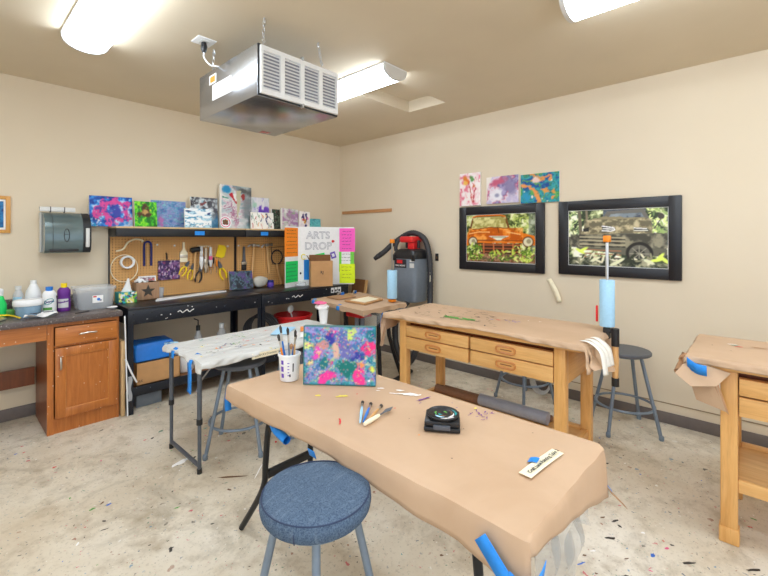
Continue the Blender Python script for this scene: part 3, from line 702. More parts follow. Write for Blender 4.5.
# the folded corner with its long strip of tape
tape(fp, [(.908, .512, .705), (.905, .475, .672), (.903, .442, .640), (.903, .42, .60), (.905, .41, .54)], .042, (0, .68, -.73))
tape(fp, [(.902, .435, .650), (.905, .395, .64), (.93, .375, .655), (.965, .372, .672)], .034, (.1, -.1, 1))
m = MB(); m.tube([(.99, 1.58, .655), (.955, 1.50, .645), (.945, 1.40, .632)], .017, 10, k=4, cap=False); o = m.part('blue_tape', 'tape', fp)
tape(fp, [(1.52, .372, .60), (1.535, .35, .575), (1.55, .33, .55)], .02, (.6, .6, .2), 'kraft_dark', 'torn_paper_strip')
tape(fp, [(1.525, .378, .612), (1.53, .37, .60)], .02, (.6, .6, .2))
PM = ['yellow_ink', 'red_ink', 'white_ink', 'purple_ink', 'orange_plastic', 'dark_ink']
it = [(1.138, 1.446, .02, .012, -.8, 0), (1.21, 1.36, .03, .012, -.75, 0), (1.19, 1.37, .018, .008, -.6, 0), (1.03, 1.175, .035, .004, .75, 1), (1.045, 1.195, .012, .004, 1.2, 1), (1.267, 1.33, .006, .006, 0, 1), (1.267, 1.104, .005, .005, 0, 1),
      (1.43, 1.216, .03, .012, -.9, 2), (1.425, 1.15, .05, .02, -.9, 2), (1.40, 1.19, .04, .006, -.8, 2), (1.44, 1.12, .03, .008, -.3, 2), (1.38, 1.22, .02, .005, -1, 2), (1.39, 1.30, .02, .008, -.9, 2), (1.36, 1.29, .012, .006, -.9, 2),
      (1.43, 1.075, .05, .006, -.15, 3), (1.40, 1.085, .022, .003, 0, 3), (1.38, 1.06, .012, .003, 0, 3), (1.443, .92, .004, .004, 0, 3), (1.47, .96, .004, .004, 0, 3), (1.152, .891, .006, .004, 0, 4), (1.3, .80, .003, .003, 0, 5), (1.23, 1.0, .003, .003, 0, 5), (1.1, .72, .004, .003, 0, 5), (1.44, .60, .003, .003, 0, 5), (1.49, .86, .009, .008, 0, 0)]
rn = random.Random(8)
for k in range(22): it.append((rn.uniform(1.41, 1.50), rn.uniform(.775, .85), rn.uniform(.004, .016), rn.uniform(.0015, .004), rn.uniform(0, 3), 3))
for k in range(12): it.append((rn.uniform(1.30, 1.42), rn.uniform(.92, 1.0), .002, .002, 0, 3))
marks(fp, it, FZ+.0075, PM)

# plastic sheet hanging below the paper at the near end
def pl(u, v):
    x = 1.0+.50*u; y = .435-.018*math.sin(3*u+1)+.014*math.sin(19*u+5*v)+.01*math.sin(33*u-7*v); return (x, y, .70-(.34-.16*u+.03*math.sin(14*u))*v)
MB().grid(lambda u, v: (lambda p: (p[0], p[1]-.012, p[2]-.006))(pl(u, v)), 40, 14).solo('plastic_sheet', 'clear_wrap', 'crinkled clear plastic hanging below the brown paper at the near end of the foreground table', 'plastic sheet')

# white table --------------------------------------------------------------
wz = .70; wx0, wx1, wy0, wy1 = 1.065, 2.285, 2.452, 3.055
t = thing('folding_table', 'folding table with grey adjustable legs under spattered white plastic', 'table', (1.67, 2.75, 0))
MB().box((wx0+.008, wy0+.008, wz-.04), (wx1-.008, wy1-.008, wz-.004), .01).part('tabletop', 'lamp_cap', t)
for xx in (1.08, 2.25):
    for yy in (2.535, 2.985):
        m = MB().tube([(xx, yy, .0), (xx, yy, .34)], .0115, 10).tube([(xx, yy, .33), (xx, yy, wz-.04)], .0145, 10).tube([(xx, yy, .30), (xx, yy, .335)], .018, 10, 1).tube([(xx, yy, .0), (xx, yy, .03)], .015, 10, 1)
        m.part('leg', ['table_metal', 'black_plastic'], t)
    MB().tube([(xx, 2.535, .045), (xx, 2.985, .045)], .0125, 10).part('foot_bar', 'table_metal', t)
    s_ = 1 if xx < 1.5 else -1
    MB().tube([(xx, 2.58, .49), (xx+s_*.05, 2.60, .56), (xx+s_*.16, 2.62, .655)], .005, 8, k=3).part('brace', 'steel', t)
dr = drape(wx0, wx1, wy0, wy1, wz+.002, lambda q: .04+.02*math.sin(5*q+2)+.012*max(0, .2-q)/.2, lambda q: .07, lambda q: .042+.010*math.sin(14*q), lambda q: .05, 60, 70, 9, .005, .01, .08, .004, .0022)
wp = sheet_obj(dr, 'plastic_table_cover', 'white_plastic_sheet', 'white plastic sheet with paint spatters taped over the table under the black workbench side', 'plastic table cover')
tape(wp, [(wx0+.02, 2.90, wz+.007), (wx0-.014, 2.88, wz-.01), (wx0-.022, 2.87, wz-.05)], .05, (0, 1, 0))
tape(wp, [(wx0+.06, 2.64, wz+.007), (wx0-.014, 2.60, wz-.012), (wx0-.024, 2.585, wz-.08)], .06, (0, 1, 0))
tape(wp, [(wx0-.024, 2.585, wz-.07), (wx0-.03, 2.57, wz-.13), (wx0-.026, 2.585, wz-.2), (wx0-.03, 2.60, wz-.20)], .055, (0, 1, .2))
WM = ['green_ink', 'navy', 'red_ink', 'yellow_ink', 'blue_ink', 'orange_plastic', 'dark_ink', 'teal_ink']
rn = random.Random(4); it = []
for (cx, cy, col, n) in ((1.40, 2.69, 0, 5), (1.37, 2.72, 1, 4), (1.30, 2.68, 1, 7), (1.29, 2.69, 5, 4), (1.40, 2.62, 1, 6), (1.52, 2.72, 2, 4), (1.43, 2.60, 5, 3), (1.62, 2.60, 5, 3), (1.16, 2.60, 6, 3), (1.55, 2.92, 0, 4), (1.23, 2.80, 3, 3), (1.30, 2.97, 7, 4), (1.72, 2.89, 2, 3), (1.90, 2.82, 7, 4), (1.5, 2.85, 0, 5), (1.6, 2.62, 4, 3)):
    for k in range(n): it.append((cx+rn.uniform(-.04, .04), cy+rn.uniform(-.03, .03), rn.uniform(.005, .018), rn.uniform(.003, .007), rn.uniform(0, 3), col))
for k in range(60): it.append((rn.uniform(1.1, 2.2), rn.uniform(2.5, 3.0), rn.uniform(.003, .007), rn.uniform(.002, .005), rn.uniform(0, 3), rn.randrange(8)))
marks(wp, it, wz+.0105, WM, seed=6)
m = MB().box((1.375, 2.432, .655), (1.575, 2.435, .69)); m.text('Glitter Art Creations', .019, TR((1.475, 2.4312, .673), FACE_Y), 1)
m.part('label_strip', ['cream_paper', 'ink'], wp, 'cream strip with handwritten words')

# covers of the wooden benches ----------------------------------------------
dr = drape(2.338, 2.94, .70, 2.150, WZ+.009, lambda q: .030+.010*math.sin(9*q+1)+.03*max(0, q-.9)*10, lambda q: .03, lambda q: .10+.06*math.sin(5*q+1.2), lambda q: .17-.12*q, 40, 70, 21, .005, .01, .12, .004)
bp = sheet_obj(dr, 'kraft_paper_cover', 'kraft', 'brown kraft paper with scribbles over the long wooden bench below the framed pictures', 'paper table cover')
m = MB().grid(lambda u, v: (2.335-.03*v+.06*u*(1-.4*v), 2.165+.012*math.sin(8*u+5*v), WZ-.005-.22*v-.03*math.sin(3*u)), 8, 8); m.part('hanging_flap', 'kraft', bp)
tape(bp, [(2.36, 2.172, WZ), (2.355, 2.18, WZ-.05), (2.35, 2.185, WZ-.11)], .05, (1, .1, 0))
# crumpled near end with white tape
def cr(u, v):
    x = 2.36+.50*u; y = .70-.06*v*(1-.3*u)-.025*math.sin(11*u+6*v)*v-.02*math.sin(23*u)*v; z = WZ+.006-.16*v*(1-.25*math.sin(6*u+.5))-.015*math.sin(18*u+4*v)*v; return (x, y, z)
MB().grid(cr, 24, 10).part('crumpled_end', 'kraft', bp)
for k, (x, L) in enumerate(((2.40, .16), (2.455, .12), (2.52, .13))):
    tape(bp, [(x+.01, .725-.01*k, WZ+.018), (x, .672, WZ+.014), (x-.006, .62, WZ-.03), (x-.012, .60, WZ-.015-L*.8)], .036, (1, -.5, 0), 'white_tape', 'white_tape')
tape(bp, [(2.62, .83, WZ+.01), (2.58, .74, WZ+.01)], .02, (1, -.3, 0), 'white_tape', 'white_tape')
rn = random.Random(9); it = []
for k in range(16): it.append((2.50+rn.uniform(-.025, .025), 1.58-.10*(k-8)/8+rn.uniform(-.02, .02), rn.uniform(.03, .06), rn.uniform(.010, .02), 1.5+rn.uniform(-.3, .3), 0))
for k in range(70):
    y = rn.uniform(1.25, 2.1); it.append((rn.uniform(2.40, 2.85), y, rn.uniform(.010, .036), rn.uniform(.003, .007), rn.uniform(.5, 2.6), rn.choice([1, 1, 1, 2, 5, 5])))
for k in range(16): it.append((2.64+rn.uniform(-.04, .04), 1.25+rn.uniform(-.06, .06), rn.uniform(.006, .018), rn.uniform(.002, .004), rn.uniform(0, 3), 4))
it += [(2.63, 1.34, .035, .008, 1.3, 3), (2.61, 1.38, .02, .006, 1.4, 6), (2.88, 1.06, .03, .004, 1.6, 5), (2.74, 1.17, .01, .006, 1.5, 7), (2.76, 1.10, .012, .006, 1.5, 7)]
marks(bp, it, WZ+.0145, ['green_ink', 'dark_ink', 'brown_ink', 'red_ink', 'violet_sheet', 'dark_ink', 'blue_ink', 'white_ink'], seed=7)

dr = drape(2.488, 3.09, -1.19, .262, WZ+.009, lambda q: .042+.012*math.sin(8*q+3)+.01*max(0, q-.8)*5, lambda q: .03, lambda q: .08, lambda q: .05, 40, 60, 31, .004, .01, .12, .003)
rp = sheet_obj(dr, 'kraft_paper_cover', 'kraft', 'brown kraft paper over the bench cut off by the right edge', 'paper table cover')
# folded corner flap with blue tape
m = MB().prism([(2.487, .255, WZ-.01), (2.46, .305, WZ-.085), (2.435, .245, WZ-.125), (2.462, .15, WZ-.11), (2.487, .10, WZ-.045)], (.006, .006, .002)); m.part('folded_corner', 'kraft', rp)
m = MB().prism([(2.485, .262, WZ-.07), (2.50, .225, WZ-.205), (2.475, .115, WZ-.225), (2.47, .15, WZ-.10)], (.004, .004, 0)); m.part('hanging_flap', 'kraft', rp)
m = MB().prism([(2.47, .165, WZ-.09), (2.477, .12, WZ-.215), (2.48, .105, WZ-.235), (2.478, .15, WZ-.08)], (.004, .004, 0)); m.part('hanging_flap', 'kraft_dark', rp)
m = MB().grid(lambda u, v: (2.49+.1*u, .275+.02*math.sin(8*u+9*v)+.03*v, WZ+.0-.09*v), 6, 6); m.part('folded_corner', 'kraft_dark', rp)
tape(rp, [(2.468, .262, WZ-.02), (2.452, .225, WZ-.04), (2.455, .185, WZ-.045)], .055, (-.3, 0, 1))
marks(rp, [(2.88, .115, .03, .008, 1.9, 0), (2.86, .10, .02, .008, 1.9, 1), (2.84, .08, .03, .008, 1.9, 2), (2.79, .188, .005, .004, 0, 3), (2.71, .108, .008, .004, 2, 3), (2.88, .0, .05, .01, 1.7, 4)], WZ+.0145, ['white_ink', 'teal_ink', 'red_ink', 'dark_ink', 'kraft_dark'], seed=8)

# ------------------------------------------------------------------ stools
def stool(loc, rz, label, seat='stool_seat', cushion=False, rings=.19, ht=.60):
    q_ = .87 if cushion else 1
    t = thing('stool', label, 'stool', (loc[0], loc[1], 0), rz, 'round metal stools')
    for k in range(4):
        a = PI/4+k*PI/2; c, s_ = math.cos(a), math.sin(a)
        l = MB().tube([(.115*c, .115*s_, ht-.03), (.252*c, .252*s_, .0)], .0125, 10).part('leg', 'stool_metal', t, local=True)
        MB().lathe([(.014, 0), (.0165, .004), (.0165, .03), (.014, .034)], (.25*c, .25*s_, 0), 12).part('foot_cap', 'stool_metal' if not cushion else 'grey_plastic', l, local=True)
    rr = .115+(.252-.115)*(1-rings/(ht-.03)) - .010
    MB().tube([(rr*math.cos(2*PI*k/40), rr*math.sin(2*PI*k/40), rings) for k in range(40)], .0095, 8, closed=True).part('foot_ring', 'stool_metal', t, local=True)
    MB().tube([(.13*math.cos(2*PI*k/28), .13*math.sin(2*PI*k/28), ht-.035) for k in range(28)], .009, 8, closed=True).part('seat_support', 'stool_metal', t, local=True)
    MB().lathe([(.10, ht-.028), (.172*q_, ht-.028), (.178*q_, ht-.022), (.178*q_, ht-.008), (.172*q_, ht-.002), (.05, ht), (0, ht)], (0, 0, 0), 40).part('seat', seat, t, local=True)
    if cushion:
        pr = [(.0, ht+.072), (.06, ht+.071), (.12, ht+.064), (.160, ht+.052), (.178, ht+.038)]
        c = MB().lathe([(q_*.184, ht-.022), (q_*.192, ht-.012), (q_*.196, ht+.004), (q_*.195, ht+.020), (q_*.188, ht+.031), (q_*.168, ht+.039), (q_*.12, ht+.045), (q_*.06, ht+.048), (.0, ht+.049)], (0, 0, 0), 48)
        for v in c.V:
            if v.z > ht+.025:
                d1 = math.exp(-((v.x-.055)**2/.0012+(v.y-.05)**2/.006)); v.z -= .013*d1-.004*math.sin(22*v.x+13*v.y)*.6
        c = c.part('cushion_cover', 'denim', t, local=True)
        m = MB().tube([(q_*.189*math.cos(2*PI*k/48), q_*.189*math.sin(2*PI*k/48), ht+.0305) for k in range(48)], .0022, 6, closed=True)
        a = -2.6-rz; m.tube([(q_*.181*math.cos(a), q_*.181*math.sin(a), ht+.031), (q_*.1965*math.cos(a), q_*.1965*math.sin(a), ht+.004), (q_*.19*math.cos(a), q_*.19*math.sin(a), ht-.02)], .0018, 6, k=3)
        m.part('seam', 'denim_seam', c, local=True)
    return t
FS = stool((.79, 1.012), .12, 'stool with a blue denim cushion at the near side of the brown paper table', cushion=True, ht=.636)
s2 = stool((1.42, 2.677), -.724, 'grey stool standing under the near side of the spattered white table')
s3 = dup(s2, (3.53, 1.545, 0), -.40, 'grey stool behind the long drawer bench, only its legs and ring in view')
s4 = dup(s2, (3.537, .762, 0), .583, 'grey stool by the right wall between the two wooden benches, whole seat in view')
s5 = dup(s2, (1.90, 2.66, 0), 0, 'grey stool under the far end of the spattered white table, mostly hidden')
SI = .198

# ------------------------------------------------------------------ on the foreground table
TZ = FZ+.0085
RN = lambda a, b, c: (a, b, c)
a = Art(120, 96, 11)
a.ramp(a.nz(6), [(.2, (40, 140, 155)), (.4, (80, 170, 185)), (.52, (120, 140, 200)), (.65, (160, 150, 210)), (.85, (70, 120, 180))])
CONF = [(230, 60, 150), (60, 60, 150), (230, 230, 110), (240, 150, 90), (30, 120, 120), (170, 150, 210), (90, 190, 190), (210, 110, 120), (240, 220, 190)]
a.cells(900, CONF+[(60, 150, 165), (120, 130, 190), (130, 170, 210), (90, 190, 200), (150, 190, 210)]*2, m=(a.nz(22, oct=2) > .5)*.6)
for (cx, cy, rx, ry, col) in ((.45, .86, .10, .07, (240, 50, 150)), (.20, .54, .13, .07, (236, 80, 190)), (.35, .16, .10, .07, (240, 60, 160)), (.78, .14, .15, .07, (240, 60, 150)), (.90, .62, .08, .08, (236, 50, 130)), (.33, .80, .08, .09, (50, 60, 160)), (.77, .52, .09, .12, (50, 60, 160)),
        (.62, .86, .12, .06, (210, 230, 110)), (.06, .66, .06, .06, (230, 232, 130)), (.95, .28, .05, .07, (220, 236, 90)), (.10, .40, .07, .05, (236, 220, 120)), (.60, .30, .09, .11, (16, 120, 116)), (.30, .40, .09, .08, (20, 120, 130)), (.54, .74, .12, .10, (90, 110, 180)), (.62, .55, .10, .10, (110, 110, 180)), (.82, .36, .06, .08, (240, 150, 90)), (.28, .70, .08, .08, (200, 140, 140)), (.46, .55, .10, .07, (220, 180, 160)), (.08, .80, .09, .06, (20, 130, 150)), (.93, .9, .08, .08, (30, 120, 140))):
    a.ell(cx, cy, rx, ry, col, a.rs.rand()*2, .5, 1.6)
a.cells(1500, CONF+[(110, 190, 200), (140, 150, 210)], m=(a.nz(30, oct=2) > .76)*.7); a.ell(.91, .09, .015, .018, (250, 250, 255))
a.ramp(a.u*0, [(0, (24, 110, 110))], m=((a.u < .015) | (a.v < .02) | (a.v > .985))*.8)
canvas('painting', 'speckled pink, blue and teal painting propped upright on the brown paper table', 'painting', a, .347, .277, (1.280, 1.467, TZ), .03, math.radians(-51.5), .035, side=(40, 110, 110))
# brush cup
t = thing('brush_cup', 'white printed plastic cup full of paint brushes on the brown paper table', 'cup', (1.172, 1.715, TZ))
MB().lathe([(.043, 0), (.045, .004), (.052, .118), (.056, .120), (.056, .129), (.052, .131), (.049, .125), (.042, .01), (0, .008)], (1.172, 1.715, TZ), 32).part('cup', 'white_plastic', t)
m = MB(); cc = Vector((1.172, 1.715, TZ)); va = math.atan2(-.677*0-1.715, -1.172)
for q, (da, z0, z1, dw) in enumerate([(-.75, .02, .04, .16), (-.75, .05, .075, .16), (-.72, .085, .105, .14), (-.1, .03, .034, .1), (-.1, .045, .049, .08), (-.1, .06, .064, .1), (-.1, .075, .079, .08), (-.1, .09, .094, .1), (.05, .025, .038, .07), (.36, .05, .09, .06)]):
    P_ = []
    for aa, zz in ((da-dw, z0), (da+dw, z0), (da+dw, z1), (da-dw, z1)):
        r = .0453+.0068*zz/.118+.0005; aa = va+aa; P_.append(cc+Vector((r*math.cos(aa), r*math.sin(aa), zz)))
    m.poly(P_, 1 if q == 9 or q == 8 else 0)
m.part('print', ['violet_sheet', 'ink'], t)
def brush(p, q, kind, label, group='paint brushes in the cup'):
    """handle from p to q, bristles beyond q"""
    p, q = Vector(p), Vector(q); d = (q-p).normalized(); L = (q-p).length
    t = thing('paint_brush', label, 'paint brush', p, 0, group)
    hc, w = kind
    MB().tube([p, p+d*L*.5, p+d*L*.82], [.003, .0062, .004], 8, k=3).part('handle', hc, t)
    MB().tube([p+d*L*.80, p+d*L], [.0042, .0045+w*.1], 8).part('ferrule', 'nickel', t)
    MB().tube([q-d*.003, q+d*L*.10, q+d*L*.16], [.0048+w*.1, .006+w*.2, .002], 8, k=2).part('bristles', 'dark_ink' if w < .02 else 'kraft_dark', t)
for k, (dx, dy, tx, ty, L, kind, lb) in enumerate(((-.02, .0, -.035, .02, .20, ('orange_plastic', .01), 'yellow handled brush at the left of the cup'), (-.005, .015, -.02, .03, .235, ('blue_plastic', .005), 'tall blue brush with dark tip, second from the left in the cup'), (.01, .0, .0, .01, .225, ('stool_metal', .005), 'grey handled brush in the middle of the cup'),
        (.02, -.01, .02, -.012, .215, ('handle_wood', .006), 'bare wood brush right of the grey one in the cup'), (-.012, -.02, -.012, -.03, .165, ('blue_roll', .02), 'light blue brush low at the front of the cup'), (.012, .02, .035, .01, .19, ('blue_plastic', .006), 'blue brush leaning to the right side of the cup'))):
    brush((1.172+dx*.8, 1.715+dy*.8, TZ+.012), (1.172+tx*1.2, 1.715+ty*1.2, TZ+L*.98), kind, lb)
for (p, q, kind, lb) in (((1.068, 1.105, TZ+.006), (1.195, 1.222, TZ+.006), ('blue_roll', .006), 'leftmost light blue brush lying on the brown paper'), ((1.080, 1.100, TZ+.006), (1.207, 1.188, TZ+.006), ('blue_plastic', .006), 'blue brush with dark tip lying second from left on the brown paper'), ((1.106, 1.098, TZ+.006), (1.223, 1.146, TZ+.006), ('handle_wood', .008), 'wooden brush lying third from left on the brown paper')):
    brush(p, q, kind, lb, 'paint brushes lying on the brown paper')
t = thing('palette_knife', 'palette knife with wooden handle lying right of the brushes on brown paper', 'palette knife', (1.12, 1.09, TZ))
p, q = Vector((1.066, 1.08, TZ+.008)), Vector((1.16, 1.092, TZ+.008)); d = (q-p).normalized()
MB().tube([p, p+d*.03, p+d*.075, q], [.006, .009, .008, .005], 10, k=4).part('handle', 'cream_paper', t)
n_ = d.cross(Vector((0, 0, 1))); m = MB().tube([q, q+d*.03], .003, 6); b0 = q+d*.03; m.prism([b0-n_*.004, b0+d*.03-n_*.012, b0+d*.065, b0+d*.03+n_*.012, b0+n_*.004], (0, 0, .0015)); m.part('blade', 'stool_seat', t)
# black box with a shiny dish
ang = math.radians(-57.3); t = thing('black_box', 'flat black box with a glossy paint-coated round dish on its lid, on the brown paper', 'box', (1.263, .868, TZ), ang)
MB().box((-.065, -.052, 0), (.065, .06, .016), .004).part('base', 'black_plastic', t, local=True)
MB().box((-.063, -.048, .018), (.063, .06, .036), .004).part('lid', 'black_plastic', t, local=True)
MB().box((-.03, -.058, .010), (.03, -.048, .026), .002).part('latch', 'stool_seat', t, local=True)
t2 = thing('painted_dish', 'round glossy dark dish with blue green and white swirls, on the flat black box', 'dish', (1.266, .868, TZ+.036), ang)
MB().lathe([(.04, 0), (.056, .004), (.060, .012), (.057, .016), (.05, .010), (.03, .007), (0, .006)], (0, 0, 0), 32).part('dish', 'black_plastic', t2, local=True)
m = MB(); rn = random.Random(2); 
for k in range(9):
    a0 = rn.uniform(0, 6.3); r = rn.uniform(.012, .05); m.tube([(r*math.cos(a0+q*.22), r*math.sin(a0+q*.22), .0115+.0006*k*.3) for q in range(6)], [.001, .0045, .003, .001], 6, k % 5, k=2, flat=.5)
m.part('paint_swirls', ['teal_ink', 'green_ink', 'white_ink', 'brown_ink', 'blue_roll'], t2, local=True)
# paper name strip
ang = math.atan2(.486-.469, 0) ; px, py = Vector((1.163, .529, 0)), Vector((1.369, .506, 0)); d = (Vector((1.372, .475, 0))-Vector((1.162, .486, 0))); ang = math.atan2(d.y, d.x)-.03
t = thing('paper_sign', 'white handwritten paper strip taped to the brown paper near the near end', 'sign', (1.266, .497, TZ), ang)
MB().grid(lambda u, v: (-.108+.216*u, -.02+.04*v, .002+.003*math.sin(3*u+1)), 12, 2).part('strip', 'cream_paper', t, local=True)
MB().text('Craft Lane Painting Table 2', .0172, TR((.004, -.003, .0078)), 0, bold=.0005).part('writing', 'ink', t, local=True)
o = ribbon(MB(), [(-.015, .037, .002), (-.012, .02, .0082), (-.010, .008, .0086)], .034, (1, .2, 0)).part('blue_tape', 'tape', t, local=True)

# ------------------------------------------------------------------ on the white table
def sheet(name, mat_, pts, label, cat, z, group=None):
    m = MB().prism([(x, y, z) for x, y in pts], (0, 0, .002)); return m.solo(name, mat_, label, cat, group)
WS = wz+.0115
sheet('paper_sheet', 'blue_roll', [(1.70, 2.74), (1.90, 2.93), (1.99, 2.82), (1.80, 2.66)], 'pale blue paper lying on the white table behind the brush cup', 'paper', WS)
sheet('paper_sheet', 'orange_plastic', [(1.92, 2.66), (2.02, 2.80), (2.08, 2.77), (2.06, 2.66)], 'orange paper scrap lying on the white table left of the painting', 'paper', WS)
sheet('paper_sheet', 'white_paper', [(1.80, 2.50), (1.90, 2.63), (2.05, 2.60), (2.0, 2.47)], 'white sheet lying near the front edge of the white table', 'paper', WS)
t = thing('paper_cup', 'white paper cup with crumpled pink and white tissue on the white table', 'cup', (2.235, 2.765, WS))
MB().lathe([(.030, 0), (.042, .12), (.044, .122), (.040, .12), (.029, .004), (0, .003)], (2.235, 2.765, WS), 24).part('cup', 'white_paper', t)
MB().ball((2.225, 2.77, WS+.145), .05, (1.15, 1.1, .75), 20, wob=.35, seed=3).part('white_tissue', 'white_paper', t)
MB().ball((2.215, 2.78, WS+.178), .042, (1.3, 1.1, .35), 16, wob=.3, seed=8).part('pink_tissue', 'pink_ink', t)
# small things standing behind the white table, on the bench's lower shelf
for k, (x, y, h, r, lb) in enumerate(((1.70, 4.02, .40, .035, 'small clear bottle with dark pump standing under the black workbench'), (1.95, 4.05, .38, .045, 'small clear jar standing under the black workbench, right of the pump bottle'))):
    t = thing('bottle', lb, 'bottle', (x, y, SI))
    MB().lathe([(r, 0), (r*1.05, .01), (r*1.05, h*.72), (r*.5, h*.85), (r*.5, h*.9), (0, h*.9)], (x, y, SI), 18).part('body', 'bottle_clear', t)
    MB().lathe([(r*.55, h*.88), (r*.55, h), (0, h)], (x, y, SI), 14).part('cap', 'white_plastic' if k else 'black_plastic', t)
    if k == 0: MB().tube([(x, y, SI+h), (x, y, SI+h+.05), (x-.04, y, SI+h+.07)], .006, 6).part('pump', 'black_plastic', t)

# ------------------------------------------------------------------ under the black workbenches
t = thing('cardboard_carton', 'open low cardboard carton on the shelf under the workbench beside the cabinet', 'box', (1.29, 4.0, .2))
y0, y1, x0, x1, z0, z1 = 3.855, 4.15, 1.115, 1.47, .2, .385
m = MB().box((x0, y0, z0), (x1, y0+.006, z1)).box((x0, y1-.006, z0), (x1, y1, z1)).box((x0, y0, z0), (x0+.006, y1, z1)).box((x1-.006, y0, z0), (x1, y1, z1)).box((x0, y0, z0), (x1, y1, z0+.006))
m.part('box_body', 'card', t); MB().text('RK', .03, TR((1.15, 3.8545, .235), FACE_Y)).part('print', 'ink', t)
MB().ball((1.30, 4.0, .325), .1, (1.2, 1, .5), 18, wob=.25, seed=4).solo('crumpled_packing', 'white_paper', 'crumpled pale packing inside the open cardboard carton', 'packing')
def bag(u, v):
    return (1.10+.37*u, 3.87+.02*math.sin(9*u)-.02*v+.25*max(0, v-.75)*4, .395+.16*min(v, .75)/.75+.008*math.sin(12*u+3*v))
t = thing('plastic_bag', 'bright blue plastic bag lying on top of the open cardboard carton', 'bag', (1.28, 4.0, .392))
P_ = [rbox(1.285, 4.0, .17, .13, .02, .392), rbox(1.285, 4.0, .178, .135, .02, .40), rbox(1.27, 4.0, .172, .13, .03, .50), rbox(1.262, 4.0, .16, .12, .03, .535), rbox(1.262, 4.0, .10, .09, .03, .54)]
rn = random.Random(3); P_ = [P_[0]]+[[(x+rn.uniform(-.006, .006), y+rn.uniform(-.006, .006), z+rn.uniform(-.008, .008)) for x, y, z in q] for q in P_[1:]]
loft(MB(), P_).part('bag', 'blue_plastic', t)
MB().grid(lambda u, v: (1.34+.12*u, 3.868-.012*math.sin(5*u+7*v), .50+.03*v-.02*u), 8, 3).part('folded_edge', 'blue_roll', t)
MB().text('www.supply', .025, TR((1.21, 3.8685, .455), FACE_Y)).part('print', 'blue_roll', t)
t = thing('plastic_jug', 'white plastic jug with black base trim under the workbench, right of the carton', 'jug', (1.56, 4.0, .2))
MB().lathe([(.075, 0), (.09, .02), (.09, .12), (.075, .18), (.03, .23), (.025, .25), (0, .25)], (1.56, 4.0, .2), 24).part('body', 'white_plastic', t)
MB().tube([(1.62, 3.96, .22), (1.655, 3.95, .28), (1.64, 3.95, .36), (1.58, 3.97, .42)], .008, 8, k=5).part('handle', 'black_plastic', t)
MB().box((1.13, 3.90, .0), (1.33, 4.15, .10), .004).solo('storage_bin', 'grey_plastic', 'grey flat bin on the floor under the workbench shelf', 'bin')
t = thing('basin', 'red round basin on the shelf under the right workbench', 'basin', (2.80, 4.02, SI))
MB().lathe([(.15, 0), (.16, .01), (.205, .335), (.222, .345), (.222, .36), (.205, .362), (SI, .345), (.15, .02), (0, .016)], (2.80, 4.02, SI), 36).part('bowl', 'red_plastic', t)
t = thing('round_brush', 'white round headed scrubber standing in the red basin', 'brush', (2.74, 3.95, .35))
MB().lathe([(0, -.012), (.04, -.01), (.045, 0), (.04, .012), (.02, .018), (0, .018)], (0, 0, 0), 24, mx=TR((2.70, 3.93, .64), (PI/2, 0, .3))).part('head', 'white_plastic', t)
MB().tube([(2.71, 3.94, .60), (2.75, 3.96, .50), (2.78, 3.98, .32)], .008, 8, k=3).part('handle', 'white_plastic', t)
m = MB()
for k in range(4): m.tube([(2.34+.17*math.cos(2*PI*q/26)+.02*k, 4.0+.07*math.sin(2*PI*q/26)-.01*k, .42+.16*math.sin(2*PI*q/26)+.012*k) for q in range(26)], .014, 8, closed=True)
m.solo('coiled_hose', 'black_rubber', 'coiled black hose behind the middle legs of the black workbenches', 'hose')
MB().box((2.10, 3.98, SI), (2.50, 4.30, .30), .01).solo('dark_crate', 'black_plastic', 'black crate on the shelf under the workbenches beneath the coiled hose', 'crate')

# ------------------------------------------------------------------ on the black workbenches
BI = BZ+.0015
t = thing('tissue_box', 'floral green and purple tissue box on the worktop beside the wooden star box', 'tissue box', (1.115, 4.13, BI))
a = Art(50, 26, 3); a.c[:] = np.array((60, 190, 190))/255; a.cells(70, [(40, 180, 190), (60, 150, 70), (30, 60, 60), (90, 60, 140), (240, 230, 120), (240, 240, 240), (120, 190, 60)], jitter=.03)
MB().box((1.045, 4.075, BI), (1.185, 4.20, BI+.095), .004).part('carton', 'teal_ink', t)
o = bpy.data.objects.new('floral_print', art_mesh('floral_print', a, .138, .093, .001)); COL.objects.link(o); o.parent = t; o.location = (0, -.0565, .001)
MB().grid(lambda u, v: (1.12+(.045-.02*v)*math.cos(6.28*u)*(1-.6*v)+.012*v, 4.135+(.02-.01*v)*math.sin(6.28*u), BI+.092+.11*v+.012*math.sin(9*u)*v), 20, 8).part('tissue', 'white_paper', t)
t = thing('wooden_box', 'weathered wooden box with a dark star on its front', 'box', (1.29, 4.18, BI))
m = MB().box((1.195, 4.12, BI), (1.385, 4.13, BI+.165), .002).box((1.195, 4.25, BI), (1.385, 4.26, BI+.165), .002).box((1.195, 4.13, BI), (1.205, 4.25, BI+.165), .002).box((1.375, 4.13, BI), (1.385, 4.25, BI+.165), .002).box((1.195, 4.12, BI), (1.385, 4.26, BI+.01))
m.part('box_body', wood('weathered grey wood', (148, 112, 84), (178, 142, 110), 'z', .7), t)
S = []
for k in range(10):
    r = .062 if k % 2 == 0 else .025; an = PI/2+k*PI/5; S.append((1.29+r*math.cos(an), 4.12, BI+.085+r*math.sin(an)))
MB().prism(S, (0, -.002, 0)).part('star', 'dark_ink', t)
MB().grid(lambda u, v: (1.20+.1*u, 4.15+.06*v, BI+.168+.03*math.sin(4*u)*math.sin(3*v)+.012*math.sin(15*u+8*v)), 14, 8).solo('crumpled_paper', 'white_paper', 'crumpled white paper poking out of the wooden star box', 'paper')
